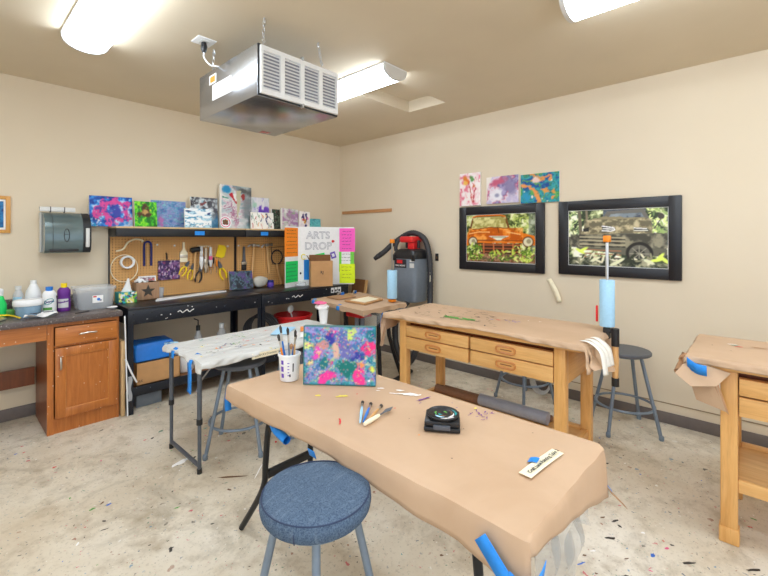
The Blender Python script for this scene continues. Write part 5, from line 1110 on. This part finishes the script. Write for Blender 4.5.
front_label(t, .672, 4.10, .043, .0344, .03, .10, 'lamp_cap'); curved_text(t, 'Fabuloso', .019, .672, 4.10, .043, .0344, .077, VA, 'purple_ink', tilt=.2, bold=.0012)
t = thing('food_tub', 'blue tinted plastic tub with a white lid in front of the white jug', 'tub', (.445, 4.0, CI))
MB().lathe([(.062, 0), (.066, .01), (.075, .085), (0, .085)], (.445, 4.0, CI), 24, sx=1.05, sy=.8).part('tub', 'clear_blue', t); MB().lathe([(.08, .082), (.086, .09), (.086, .118), (.078, .128), (0, .13)], (.445, 4.0, CI), 24, sx=1.05, sy=.8).part('lid', 'white_plastic', t)
t = thing('storage_box', 'large clear lidded storage box at the right end of the counter', 'box', (.87, 4.10, CI))
loft(MB(), [rbox(.87, 4.10, .112, .095, .03, CI), rbox(.87, 4.10, .118, .10, .03, CI+.01), rbox(.87, 4.10, .132, .112, .03, CI+.16)], cap1=False).part('tub', 'clear_box', t)
loft(MB(), [rbox(.87, 4.10, .138, .118, .03, CI+.158), rbox(.87, 4.10, .141, .12, .03, CI+.165), rbox(.87, 4.10, .139, .118, .03, CI+.182), rbox(.87, 4.10, .12, .10, .03, CI+.186)]).part('lid', 'clear_box', t)
m = MB().box((.838, 3.985, CI+.055), (.912, 3.988, CI+.115)).box((.843, 3.9845, CI+.10), (.866, 3.986, CI+.111), 0, 1).ball((.88, 3.985, CI+.083), .012, (1, .1, 1), 10, 2).ball((.893, 3.985, CI+.075), .009, (1, .1, 1), 10, 3)
m.part('sticker', ['white_paper', 'red_ink', 'blue_plastic', 'grey_ink'], t, 'white sticker with red and blue print')
MB().grid(lambda u, v: (.40+.19*u+.02*v, 3.83+.09*v+.03*u, CI+.019+.010*math.sin(7*u+4*v)+.006*math.sin(15*v+9*u)), 14, 8).solo('crumpled_wrapper', 'white_paper', 'crumpled white wrapper on the counter in front of the tub and bottles', 'wrapper')
m = MB().box((.44, 3.868, CI+.034), (.50, 3.89, CI+.036)).box((.52, 3.895, CI+.034), (.575, 3.915, CI+.036)); m.solo('printed_scraps', 'ink', 'dark printed scraps lying on the crumpled white wrapper', 'scrap')
MB().tube([(.705, 3.87, CI+.005), (.80, 3.91, CI+.005)], .004, 8).solo('black_pen', 'black_plastic', 'thin black pen lying on the counter below the purple bottle', 'pen')
MB().ball((.965, 3.93, CI+.012), .03, (1.2, .8, .4), 14, wob=.2, seed=2).solo('white_cloth', 'white_paper', 'small white folded cloth at the right end of the counter', 'cloth')
MB().tube([(.12, 4.02, CI+.02), (.26, 4.05, CI+.022), (.335, 4.03, CI+.02), (.37, 3.95, CI+.016), (.385, 3.87, CI+.016)], .006, 8, k=5).solo('yellow_tube', 'yellow_plastic', 'yellow tube curving around the sink rim at the left edge', 'tube')
MB().box((.33, 4.10, CI), (.38, 4.16, CI+.05), .012).solo('scouring_sponge', 'green_ink', 'green sponge on the counter behind the sink', 'sponge')

# ------------------------------------------------------------------ on the back wall, left
t = thing('paper_towel_dispenser', 'smoky grey paper towel dispenser on the wall above the counter', 'dispenser', (.715, 4.27, 1.32))
x0, x1 = .562, .868
def sec(x, k=1.0):
    return [(x, YW-.001, 1.325), (x, YW-.17*k, 1.325), (x, YW-.20*k, 1.35), (x, YW-.215*k, 1.42), (x, YW-.215*k, 1.52), (x, YW-.19*k, 1.60), (x, YW-.14*k, 1.645), (x, YW-.06, 1.66), (x, YW-.001, 1.66)]
loft(MB(), [sec(x0), sec(x0+.25)]).part('cover', 'smoke', t); loft(MB(), [sec(x0+.25, 1.01), sec(x1, 1.01)]).part('side_band', 'black_plastic', t)
MB().box((x0-.012, YW-.07, 1.33), (x0, YW-.001, 1.655), .003).part('side_plate', 'lamp_cap', t)
loft(MB(), [sec(x0+.05, 1.012), sec(x0+.053, 1.012)]).part('seam', 'black_plastic', t)
MB().box((x1-.04, YW-.222, 1.37), (x1-.012, YW-.20, 1.53), .006).part('window', 'lamp_cap', t, 'pale window strip at the right')
MB().tube([(x0+.14+.017*math.cos(q), YW-.216, 1.47+.052*math.sin(q)) for q in [2*PI*k/26 for k in range(26)]], .0025, 6, closed=True).tube([(x0+.127, YW-.216, 1.475), (x0+.153, YW-.216, 1.475)], .002, 6).part('oval_badge', 'ink', t)
MB().box((x0+.03, YW-.205, 1.335), (x0+.22, YW-.198, 1.358), .002).part('tear_bar', 'black_plastic', t)
m = MB().box((.535, 4.20, 1.662), (.765, 4.235, 1.698), .003).box((.60, 4.198, 1.655), (.606, 4.237, 1.70), 0, 1).box((.69, 4.198, 1.655), (.696, 4.237, 1.70), 0, 1)
m.solo('metal_bar', ['lamp_cap', 'ink'], 'pale metal bar lying on top of the paper towel dispenser', 'bar')
t = thing('framed_picture', 'small golden wood framed blue picture cut by the left edge of the picture', 'picture', (.20, YW, 1.487))
m = MB().box((.03, YW-.022, 1.487), (.055, YW-.001, 1.777), .003).box((.35, YW-.022, 1.487), (.378, YW-.001, 1.777), .003).box((.055, YW-.021, 1.487), (.35, YW-.001, 1.513), .003).box((.055, YW-.021, 1.750), (.35, YW-.001, 1.777), .003); m.part('frame', 'frame_wood', t)
MB().box((.055, YW-.010, 1.513), (.35, YW-.002, 1.75)).part('mat', 'white_paper', t)
a = Art(40, 34, 51); a.ramp(a.nz(6), [(.3, (20, 90, 150)), (.5, (40, 140, 200)), (.7, (30, 60, 120))]); o = bpy.data.objects.new('print', art_mesh('print', a, .265, .205, .001)); COL.objects.link(o); o.parent = t; o.location = (.005, -.0115, .042)

# ------------------------------------------------------------------ on the right wall
WG = 'small canvases above the framed pictures'
a = Art(40, 56, 61); a.ramp(a.nz(8), [(.3, (250, 240, 238)), (.6, (246, 220, 222)), (.8, (230, 130, 150))]); 
for k in range(16): x, y = a.rs.rand(2); a.ln([(x, y), (x+.04, y-.15)], .012, [(226, 110, 130), (240, 150, 150), (250, 245, 245)][k % 3], .08)
a.ln([(.45, .75), (.5, .5), (.6, .1)], .02, (200, 70, 60), .05); a.ln([(.75, .55), (.68, .3), (.66, .1)], .02, (190, 60, 70), .05)
for x, y, c_ in ((.28, .85, (220, 130, 40)), (.35, .75, (230, 120, 40)), (.55, .86, (90, 140, 70)), (.62, .78, (90, 150, 80)), (.7, .6, (210, 110, 50)), (.3, .7, (240, 190, 90))): a.ell(x, y, .09, .06, c_, 0, .5, 1)
canvas('painting', 'pink and white flower canvas, leftmost of three above the framed pictures', 'painting', a, .25, .348, (XW-.022, 2.273, 1.79), .0, -PI/2, .02, WG)
a = Art(60, 48, 62); a.ramp(a.nz(3), [(.2, (200, 190, 220)), (.4, (230, 220, 230)), (.55, (200, 100, 130)), (.68, (110, 100, 150)), (.85, (170, 160, 200))]); a.ell(.32, .3, .2, .22, (236, 232, 240), 0, .6, .8); a.ell(.34, .3, .07, .07, (150, 150, 180), 0, .8); a.ell(.75, .6, .15, .3, (140, 130, 170), .2, .8, .7); a.ell(.4, .8, .2, .12, (200, 90, 120), .2, .7, .8); a.pg([(0, 0), (0, 1), (.18, 1), (.04, .6)], (238, 230, 222))
canvas('painting', 'pink and lavender swirl canvas, middle of three above the framed pictures', 'painting', a, .345, .272, (XW-.022, 1.905, 1.797), .0, -PI/2, .02, WG)
a = Art(70, 54, 63); a.ramp(a.nz(5), [(.2, (20, 80, 150)), (.4, (30, 140, 160)), (.55, (60, 170, 170)), (.7, (30, 110, 110)), (.85, (90, 170, 90))])
a.ln([(.0, .62), (.2, .6), (.4, .35), (.5, .05)], .05, (226, 150, 80), .12); a.ln([(.05, .78), (.35, .75), (.55, .5), (.62, .1)], .03, (90, 160, 80), .12); a.ln([(.3, .9), (.55, .8), (.8, .85)], .05, (226, 150, 70), .2); a.ln([(.6, .5), (.85, .25)], .05, (220, 150, 70), .25); a.ell(.42, .75, .10, .1, (230, 200, 190), 0, .7, 1.2); a.ell(.65, .6, .12, .12, (20, 70, 150), 0, .6, 1.3); a.ell(.2, .2, .15, .15, (40, 150, 190), 0, .6, 1); a.dots(16, .015, .035, [(20, 60, 140), (20, 110, 100), (230, 220, 200)])
canvas('painting', 'teal, blue and orange canvas, rightmost of three above the framed pictures', 'painting', a, .366, .277, (XW-.022, 1.527, 1.780), .0, -PI/2, .02, WG)

def leaf(a, x, y, r, rot, col): a.ell(x, y, r, r*.45, col, rot, .4, .2)
def foliage(a, n, box, cols, r0=.02, r1=.05):
    for k in range(n): leaf(a, box[0]+a.rs.rand()*(box[2]-box[0]), box[1]+a.rs.rand()*(box[3]-box[1]), r0+a.rs.rand()*(r1-r0), a.rs.rand()*3.1, cols[a.rs.randint(len(cols))])
def truck_orange():
    a = Art(150, 104, 71); a.ramp(a.nz(10), [(.25, (70, 84, 46)), (.45, (150, 160, 84)), (.6, (206, 214, 140)), (.8, (236, 236, 190))])
    foliage(a, 110, (.58, .55, 1, 1), [(210, 222, 130), (170, 188, 90), (110, 130, 70), (236, 240, 190)], .015, .04); a.ramp(a.nz(12), [(.3, (84, 96, 92)), (.7, (150, 160, 156))], m=(a.u > .91)*.6)
    a.pg([(.04, .68), (.09, .93), (.14, .985), (.54, .985), (.61, .93), (.66, .70)], (120, 74, 40)); a.ln([(.10, .955), (.17, .985), (.52, .985), (.59, .95)], .016, (216, 116, 34)); a.pg([(.075, .70), (.115, .92), (.16, .955), (.52, .955), (.575, .92), (.63, .71)], (206, 196, 124)); a.ramp(a.nz(14), [(.3, (150, 140, 70)), (.7, (236, 228, 164))], m=((a.u > .10)*(a.u < .60)*(a.v > .73)*(a.v < .94))*.7)
    a.pg([(.0, .54), (.03, .62), (.10, .70), (.36, .735), (.63, .72), (.72, .66), (.86, .60), (.99, .55), (1, .36), (.84, .40), (.12, .40), (.0, .34)], (232, 122, 30), .02)
    a.ramp(a.nz(8), [(.3, (190, 84, 20)), (.5, (238, 130, 36)), (.7, (252, 176, 86))], m=((a.u > .03)*(a.u < .84)*(a.v > .43)*(a.v < .71))*.8); a.ln([(.10, .69), (.36, .73), (.63, .71)], .010, (130, 66, 22)); a.ln([(.48, .73), (.50, .62)], .010, (120, 58, 18)); a.ln([(.08, .46), (.84, .45)], .012, (150, 70, 24)); a.ln([(.05, .60), (.20, .64), (.36, .63)], .012, (250, 190, 110)); a.ln([(.62, .63), (.80, .58)], .012, (250, 190, 110))
    a.pg([(.35, .545), (.64, .545), (.56, .50), (.53, .46), (.47, .46), (.43, .50)], (236, 236, 214)); a.ln([(.40, .525), (.60, .525)], .010, (140, 130, 100))
    for x in (.10, .905): a.ell(x, .43, .075, .11, (110, 66, 40), 0, .1); a.ell(x, .43, .06, .085, (226, 218, 186), 0, .1); a.ell(x+.01, .44, .03, .045, (160, 150, 120), 0, .3)
    a.pg([(.19, .39), (.82, .39), (.80, .17), (.22, .17)], (70, 40, 30))
    for y in (.36, .29, .22): a.ln([(.19, y), (.82, y)], .013, (166, 90, 54))
    for x in (.27, .42, .56, .70): a.ln([(x, .39), (x+.005, .17)], .014, (206, 116, 66))
    a.ramp(a.nz(14), [(.3, (124, 70, 48)), (.6, (184, 134, 104)), (.8, (104, 84, 60))], m=(a.v < .18)*.9)
    foliage(a, 80, (.0, .03, .24, .36), [(164, 194, 66), (100, 140, 46), (210, 224, 120), (70, 92, 36)], .015, .045); foliage(a, 70, (.35, .02, .95, .24), [(200, 220, 88), (130, 170, 56), (232, 238, 150), (80, 100, 46)], .015, .05); foliage(a, 30, (.72, .05, 1, .34), [(180, 208, 90), (228, 234, 130), (90, 120, 50)], .015, .04)
    return a
def truck_grey():
    a = Art(203, 134, 95); a.ramp(a.nz(9), [(.25, (64, 76, 61)), (.45, (142, 154, 110)), (.6, (227, 234, 178)), (.8, (255, 255, 239))])
    foliage(a, 60, (.0, .5, .15, 1), [(191, 215, 142), (117, 142, 105), (252, 255, 203)], .012, .03); foliage(a, 80, (.8, .45, 1, 1), [(239, 252, 166), (166, 191, 117), (117, 142, 93)], .012, .04); a.ln([(.12, 1), (.14, .5)], .03, (117, 110, 93)); a.ln([(.20, 1), (.21, .7)], .02, (142, 130, 110))
    a.ramp(a.nz(10), [(.3, (81, 88, 105)), (.7, (142, 154, 166))], m=((a.u > .38)*(a.u < .80)*(a.v > .80))*.9); a.pg([(.36, .82), (.42, .97), (.78, 1.0), (.87, .72), (.83, .72), (.76, .93), (.46, .92), (.42, .82)], (117, 115, 110))
    a.pg([(.15, .62), (.18, .74), (.26, .85), (.42, .88), (.80, .84), (.86, .72), (.86, .58), (.15, .55)], (154, 144, 115), .02); a.ramp(a.nz(12), [(.3, (105, 100, 83)), (.6, (191, 178, 142)), (.8, (227, 212, 173))], m=((a.u > .17)*(a.u < .85)*(a.v > .58)*(a.v < .83))*.75)
    a.pg([(.16, .66), (.23, .70), (.225, .62), (.17, .61)], (56, 56, 56)); a.pg([(.37, .72), (.50, .69), (.51, .64), (.47, .61), (.37, .62)], (51, 51, 56)); a.ln([(.37, .71), (.49, .68), (.50, .64), (.46, .62), (.37, .63)], .010, (255, 255, 255)); a.ln([(.38, .665), (.48, .655)], .010, (252, 252, 247)); a.pg([(.68, .68), (.82, .66), (.84, .61), (.70, .61)], (61, 61, 61)); a.ln([(.69, .67), (.81, .655)], .008, (255, 255, 252)); a.ln([(.69, .63), (.82, .625)], .008, (239, 239, 227))
    a.pg([(.0, .52), (.16, .56), (.60, .58), (.99, .58), (.99, .18), (.80, .22), (.62, .20), (.12, .30), (.0, .38)], (110, 108, 95), .015); a.ramp(a.nz(10), [(.3, (69, 69, 64)), (.6, (134, 130, 112)), (.8, (178, 171, 144))], m=((a.v > .33)*(a.v < .57)*(a.u > .02))*.7)
    for y in (.50, .44, .37): a.ln([(.13, y+.02), (.60, y)], .014, (178, 169, 142)); a.ln([(.13, y-.012), (.60, y-.03)], .008, (56, 54, 51))
    a.ell(.74, .24, .13, .19, (49, 49, 49), 0, .08); a.ell(.74, .23, .10, .15, (117, 115, 105), 0, .1); a.ell(.74, .23, .055, .08, (69, 69, 66), 0, .2)
    for k in range(8): a.ln([(.74, .23), (.74+.09*math.cos(k*.785), .23+.13*math.sin(k*.785))], .006, (166, 161, 144))
    a.ell(.94, .86, .03, .05, (81, 78, 73), .2, .1); a.ln([(.94, .82), (.88, .66)], .008, (93, 90, 81))
    for y in (.29, .22, .16): a.ln([(.18, y), (.56, y-.02)], .012, (166, 120, 93))
    a.ramp(a.nz(10), [(.3, (51, 56, 49)), (.6, (117, 120, 100)), (.8, (191, 186, 154))], m=(a.v < .15)*.9); foliage(a, 40, (.0, .05, 1, .2), [(81, 93, 69), (154, 154, 125), (239, 234, 203), (61, 66, 56)], .02, .05)
    for x, y, r_ in ((.17, .29, .5), (.13, .26, 2.6), (.93, .18, .9), (.97, .14, 2.4), (.90, .13, .2), (.30, .12, .5), (.55, .10, .6), (.50, .05, .5), (.83, .10, 2.7)): leaf(a, x, y, .06, r_, (239, 255, 117) if x < .2 or x > .89 else (239, 239, 203))
    return a
def framed(name_label, art, yc, z0, w, h, b):
    t = thing('framed_picture', name_label, 'picture', (XW, yc, z0), 0, 'black framed truck photographs'); y0, y1, z1 = yc-w/2, yc+w/2, z0+h; f, k = XW-.030, XW-.001; m = MB()
    m.box((f, y0, z0), (k, y0+b, z1), .006).box((f, y1-b, z0), (k, y1, z1), .006).box((f+.0006, y0+b-.003, z0), (k, y1-b+.003, z0+b), .006).box((f+.0006, y0+b-.003, z1-b), (k, y1-b+.003, z1), .006); m.part('frame', 'black_frame', t)
    m = MB().box((f+.012, y0+b-.001, z0+b-.001), (k, y1-b+.001, z1-b+.001)); m.part('mount', 'white_paper', t)
    o = bpy.data.objects.new('photograph', art_mesh('photograph', art, w-2*b-.008, h-2*b-.008, .001, 'print')); COL.objects.link(o); o.parent = t; o.rotation_euler = (0, 0, -PI/2); o.location = (f+.0105-XW, 0, b+.004)
    return t
framed('black framed photograph of an old orange truck among leaves', truck_orange(), 1.940, 1.112, .922, .663, .085)
framed('black framed photograph of an old grey green truck, nearer the right', truck_grey(), .894, 1.120, .915, .655, .085)
MB().box((XW-.018, 3.397, 1.778), (XW-.001, 4.318, 1.818), .002).solo('wooden_rail', 'pine', 'narrow wooden strip fixed to the right wall near the corner', 'rail')
t = thing('wall_outlet', 'small black wall outlet right of the grey vacuum', 'outlet', (XW, 2.712, 1.19))
MB().box((XW-.005, 2.69, 1.185), (XW-.0005, 2.734, 1.27), .003).part('plate', 'black_plastic', t); MB().box((XW-.008, 2.704, 1.212), (XW-.004, 2.72, 1.238), .002).part('socket', 'brown_ink', t)
m = MB().grid(lambda u, v: (XW-.0012-.03*math.sin(v*2.4)-.0*u, 1.47-.045*u-.10*v-.02*math.sin(3*v), 1.06+.012*u-.205*v), 2, 12); o = m.solo('paper_strip', 'cream_paper', 'cream paper strip stuck on the right wall between bench and framed pictures', 'paper'); md = o.modifiers.new('Solidify', 'SOLIDIFY'); md.thickness = .001

# wall-mounted vacuum
t = thing('wall_vacuum', 'grey wall mounted vacuum with black lid and red handle', 'vacuum', (3.68, 2.945, .72))
loft(MB(), [rbox(3.69, 2.965, .115, .135, .05, .72), rbox(3.69, 2.965, .130, .150, .05, .74), rbox(3.69, 2.965, .145, .166, .05, 1.08), rbox(3.69, 2.965, .147, .169, .05, 1.215)]).part('tank', 'grey_plastic', t)
loft(MB(), [rbox(3.69, 2.965, .149, .171, .05, 1.085), rbox(3.69, 2.965, .149, .171, .05, 1.095)]).part('tank_rib', 'grey_plastic', t)
loft(MB(), [rbox(3.69, 2.965, .150, .174, .05, 1.212), rbox(3.69, 2.965, .152, .179, .05, 1.245), rbox(3.69, 2.965, .147, .172, .06, 1.268), rbox(3.69, 2.965, .132, .155, .06, 1.305), rbox(3.69, 2.965, .10, .115, .06, 1.322)]).part('lid', 'black_plastic', t)
m = MB().box((3.60, 2.875, 1.395), (3.78, 3.075, 1.465), .02).box((3.63, 2.885, 1.315), (3.76, 2.975, 1.40), .01); m.part('handle', 'red_plastic', t)
for y in (2.86, 3.03): MB().tube([(3.69, y, 1.33), (3.69, y, 1.42)], .018, 10).part('post', 'black_plastic', t)
xf = 3.69-.148
MB().box((xf-.003, 2.92, 1.11), (xf+.004, 3.09, 1.205), .002).part('label', 'ink', t); MB().box((xf-.004, 2.975, 1.16), (xf, 3.055, 1.198)).part('red_badge', 'red_plastic', t)
MB().text('WALL MOUNT', .022, TR((xf-.0045, 3.005, 1.135), FACE_X), bold=.001).part('writing', 'white_ink', t)
MB().box((xf-.003, 2.81, 1.115), (xf+.003, 2.87, 1.165)).box((xf-.003, 2.81, 1.18), (xf+.003, 2.87, 1.20)).part('sticker', 'lamp_cap', t)
for y in (2.82, 3.09): MB().box((xf-.014, y-.02, 1.19), (xf+.01, y+.02, 1.26), .005).part('latch', 'black_plastic', t)
m = MB(); path = smooth_path([(3.60, 3.42, 1.22), (3.64, 3.36, 1.27), (3.70, 3.22, 1.40), (3.74, 3.02, 1.505), (3.75, 2.85, 1.46), (3.74, 2.765, 1.33), (3.74, 2.735, 1.10), (3.74, 2.735, .80), (3.66, 2.69, .60), (3.45, 2.62, .44), (3.30, 2.575, .33), (3.26, 2.62, .20), (3.27, 2.71, .15), (3.28, 2.80, .21), (3.30, 2.87, .36), (3.34, 2.90, .55), (3.48, 2.93, .66), (3.60, 2.95, .715)], 14)
m.tube(path, [.031 + (.0025 if k % 2 else 0) for k in range(len(path))], 10); m.part('hose', 'black_rubber', t)
MB().tube([(3.575, 3.45, 1.19), (3.60, 3.42, 1.22), (3.63, 3.375, 1.26)], [.022, .03, .03], 12).part('hose_cuff', 'black_plastic', t)
MB().tube([(3.72, 2.735, 1.19), (3.72, 2.72, 1.0), (3.73, 2.75, .80), (3.75, 2.76, .66)], .006, 6, k=5).part('cable', 'cream_paper', t)
path = smooth_path([(3.70, 3.10, 1.27), (3.64, 3.16, 1.31), (3.66, 3.13, 1.42), (3.72, 3.05, 1.46)], 5); MB().tube(path, .022, 8).part('inlet_hose', 'black_rubber', t)

# ------------------------------------------------------------------ corner table with stand
CZ = .80
t = thing('tool_stand', 'paper covered table on a black stand in the room corner beside the vacuum', 'table', (2.92, 3.05, 0))
MB().prism([(2.555, 2.60, CZ-.035), (3.12, 2.62, CZ-.035), (3.36, 3.50, CZ-.035), (2.70, 3.48, CZ-.035)], (0, 0, .027)).part('tabletop', 'card', t)
for (a_, b_) in (((2.86, 2.70), (2.80, 2.62)), ((3.12, 2.80), (3.22, 2.72)), ((2.87, 3.20), (2.80, 3.30)), ((3.16, 3.26), (3.26, 3.36))): MB().tube([(*a_, CZ-.035), (*a_, .45), (*b_, .03)], .02, 8, k=3).part('leg', 'black_metal', t)
for (a_, b_) in (((2.80, 2.62), (3.40, 2.74)), ((2.80, 3.30), (3.26, 3.36))): MB().tube([(*a_, .03), (*b_, .03)], .028, 8, flat=.8).part('foot_bar', 'black_metal', t)
MB().box((2.84, 2.70, CZ-.10), (3.14, 3.25, CZ-.035), .006).part('frame', 'black_metal', t); MB().box((2.705, 2.79, CZ-.12), (2.86, 3.0, CZ-.055), .008).part('bracket', 'red_plastic', t, 'red bracket')
for y in (2.86, 2.94): MB().tube([(2.80, y, CZ-.11), (2.80, y, .25)], .022, 10).part('column', 'grey_plastic', t)
def jag(k, n, rn): return 0
rn = random.Random(17); P4 = [Vector((2.53, 2.575, 0)), Vector((3.14, 2.595, 0)), Vector((3.40, 3.53, 0)), Vector((2.67, 3.51, 0))]; ring0, ring1 = [], []
for e in range(4):
    for k in range(12): 
        p = P4[e].lerp(P4[(e+1) % 4], k/12); c = Vector((2.93, 3.05, 0)); o_ = (p-c).normalized()*rn.uniform(-.012, .02); ring0.append(p+Vector((0, 0, CZ-.002+rn.uniform(0, .006)))); ring1.append(p+o_+Vector((0, 0, CZ-.028-rn.uniform(0, .02))))
n = 48; m = MB().add([Vector((2.93, 3.05, CZ+.003))]+ring0+ring1, [[0, 1+k, 1+(k+1) % n] for k in range(n)]+[[1+k, 1+n+k, 1+n+(k+1) % n, 1+(k+1) % n] for k in range(n)], 0, True)
cp = m.solo('kraft_paper_cover', 'kraft', 'brown paper cover with ragged edges on the stand in the room corner', 'paper table cover')
tape(cp, [(2.69, 3.46, CZ+.008), (2.655, 3.45, CZ-.01), (2.65, 3.45, CZ-.04)], .05, (0, 1, 0)); tape(cp, [(2.615, 2.98, CZ+.008), (2.585, 2.98, CZ-.012), (2.58, 2.98, CZ-.045)], .05, (.1, 1, 0))
MB().grid(lambda u, v: (2.535+.55*u, 2.568-.012*math.sin(14*u+3*v)-.01*math.sin(31*u-5*v), CZ-.035-(.10+.02*math.sin(9*u))*v), 30, 8).part('plastic_wrap', 'clear_wrap', cp, 'clear crinkled plastic hanging below the edge')
m = MB().prism([(2.76, 3.08, CZ+.008), (2.745, 2.77, CZ+.008), (3.08, 2.85, CZ+.008), (3.15, 3.14, CZ+.008)], (0, 0, .012)); m.solo('cardboard_sheet', 'card', 'flat cardboard sheet lying on the paper covered corner stand', 'cardboard')
m = MB().prism([(2.79, 3.03, CZ+.021), (2.79, 2.82, CZ+.021), (3.05, 2.88, CZ+.021), (3.10, 3.08, CZ+.021)], (0, 0, .003)); m.solo('paper_sheet', 'cream_paper', 'pale sheet on the flat cardboard on the corner stand', 'paper')
m = MB().prism([(2.82, 3.44, CZ+.008), (2.78, 3.20, CZ+.008), (3.05, 3.22, CZ+.008), (3.16, 3.46, CZ+.008)], (0, 0, .006)); m.solo('yellow_folder', 'kraft_dark', 'tan folder lying behind the cardboard sheet on the corner stand', 'folder')
for k, (x, y, lb) in enumerate(((3.02, 3.43, 'small blue and silver spring clip, left one at the back edge of the corner stand'), (3.22, 3.42, 'small blue and silver spring clip, right one at the back edge of the corner stand'))):
    t = thing('spring_clip', lb, 'clip', (x, y, CZ+.012), .5*k, 'clips at the back of the corner stand'); MB().tube([(-.05, 0, .012), (-.01, .0, .03), (.03, .01, .012), (.06, .03, .02)], .010, 8, k=3).part('jaw', 'steel', t, local=True); MB().box((.0, -.014, .0), (.04, .014, .03), .006).part('pad', 'blue_plastic', t, local=True)
m = MB().prism([(3.60, 4.02, 0), (3.63, 4.05, 0), (3.78, 4.05, .9), (3.755, 4.02, .9)], (0, -.24, 0)); m.solo('leaning_board', 'card_in', 'brown board leaning against the right wall behind the corner stand', 'board')
MB().prism([(3.585, 3.775, 0), (3.615, 3.775, 0), (3.768, 3.775, .9), (3.74, 3.775, .9)], (0, -.03, 0)).solo('timber_batten', 'handle_wood', 'light wooden batten leaning beside the brown board in the corner', 'slat')

# ------------------------------------------------------------------ clamps with blue rolls
def clamp_bar(x, y, zt, ztop, zr0, zr1, r, label, label2, handle):
    t = thing('bar_clamp', label, 'clamp', (x, y, zt), 0, 'upright bar clamps')
    MB().box((x-.004, y-.008, zt+.003), (x+.004, y+.008, ztop-.03), .001).part('bar', 'steel', t); MB().box((x-.018, y-.02, ztop-.04), (x+.018, y+.02, ztop), .006).part('end_pad', 'orange_plastic', t)
    if handle:
        MB().box((x-.022, y-.02, zt-.04), (x+.022, y+.02, zt+.03), .008).part('jaw', 'black_plastic', t); MB().tube([(x-.01, y-.02, zt+.01), (x-.02, y-.045, zt+.005)], .012, 8).part('jaw_arm', 'black_plastic', t)
        MB().tube([(x-.02, y-.05, zt+.03), (x-.02, y-.05, zt-.075)], .022, 12).part('handle_cap', 'black_plastic', t); MB().tube([(x-.02, y-.05, zt-.265), (x-.02, y-.05, zt-.315)], .021, 12).part('handle_cap', 'black_plastic', t)
        MB().tube([(x-.02, y-.05, zt-.07), (x-.02, y-.05, zt-.17), (x-.02, y-.05, zt-.27)], [.017, .019, .017], 12).part('handle', 'handle_wood', t)
    else:
        MB().box((x-.03, y-.03, zt+.003), (x+.03, y+.03, zt+.03), .008).part('base_pad', 'orange_plastic', t)
    t2 = thing('paper_roll', label2, 'roll', (x, y, zr0), 0, 'pale blue rolls on the clamps')
    MB().lathe([(r*.45, zr0), (r*.97, zr0), (r, zr0+.004), (r, zr1-.004), (r*.97, zr1), (r*.45, zr1), (r*.45, zr0)], (x, y, 0), 28).part('roll', 'blue_roll', t2)
    return t
c1 = clamp_bar(2.77, .690, WZ+.01, 1.462, WZ+.045, 1.19, .042, 'upright bar clamp with orange tip on the near end of the long drawer bench', 'pale blue roll around the clamp at the near end of the long bench', True)
MB().box((2.735, .735, .93), (2.755, .75, 1.32), .003).part('trigger_strip', 'red_plastic', c1) if 0 else MB().box((2.75, .738, .93), (2.765, .75, 1.03), .004).part('trigger', 'red_plastic', c1)
clamp_bar(3.06, 2.705, CZ+.006, 1.435, CZ+.045, 1.125, .05, 'thin upright bar clamp with orange tip on the corner stand beside the vacuum', 'pale blue roll around the clamp beside the grey vacuum', False)

# ------------------------------------------------------------------ rolls on the lower shelf of the long bench
def roll(x0, y0, x1, y1, z, r, mat_, label, name='paper_roll'):
    d = Vector((x1-x0, y1-y0, 0)); L = d.length; mx = Matrix.Translation(Vector((x0, y0, z))) @ d.to_track_quat('Z', 'Y').to_matrix().to_4x4()
    t = thing(name, label, 'roll', (x0, y0, z-r)); MB().lathe([(r*.62, 0), (r, 0), (r, L), (r*.62, L), (r*.62, 0)], n=26, mx=mx).part('roll', mat_, t); MB().lathe([(r*.5, .001), (r*.62, .001), (r*.62, L-.001), (r*.5, L-.001), (r*.5, .001)], n=20, mx=mx).part('core', 'card_in', t)
SH = .186
roll(2.772, 1.05, 2.764, 1.555, SH+.044, .043, 'grey_roll', 'grey plastic film roll on the lower shelf of the long bench', 'film_roll'); roll(2.764, 1.562, 2.757, 1.95, SH+.034, .033, 'brown_roll', 'dark brown paper roll in line with the grey roll on the bench shelf'); roll(2.84, 1.05, 2.838, 1.92, SH+.023, .021, 'brown_roll', 'long brown paper roll behind the grey roll on the bench shelf')
m = MB()
for k in range(5): m.tube([(3.815-.012*k, 1.50+(.07+.006*k)*math.cos(q), .115+(.10+.004*k)*math.sin(q)) for q in [2*PI*j/26 for j in range(26)]], .005, 6, closed=True)
m.solo('coiled_cable', 'lamp_cap', 'pale coiled cable against the right wall behind the drawer bench', 'cable')
# ------------------------------------------------------------------ camera and light
cam = bpy.data.cameras.new('camera'); co = bpy.data.objects.new('camera', cam); COL.objects.link(co)
F = Vector((math.cos(math.atan2(376, 408.6)), math.sin(math.atan2(376, 408.6)), 0))
co.location = (0, 0, 1.447); co.rotation_euler = F.to_track_quat('-Z', 'Y').to_euler()
cam.sensor_width = 36; cam.lens = 408.6/768*36; cam.shift_y = -50/768; cam.clip_start = .05
sc.camera = co
w = bpy.data.worlds.new('world'); sc.world = w; w.use_nodes = True; w.node_tree.nodes['Background'].inputs[0].default_value = (.78, .92, 1.12, 1); w.node_tree.nodes['Background'].inputs[1].default_value = 1.6
sc.view_settings.view_transform = 'Standard'; sc.view_settings.look = 'None'; sc.view_settings.gamma = 1; sc.view_settings.exposure = EXPO; sc.view_settings.use_curve_mapping = False
sc.cycles.use_denoising = True; sc.cycles.max_bounces = 10; sc.cycles.diffuse_bounces = 6; sc.cycles.transparent_max_bounces = 12; sc.cycles.sample_clamp_indirect = 6
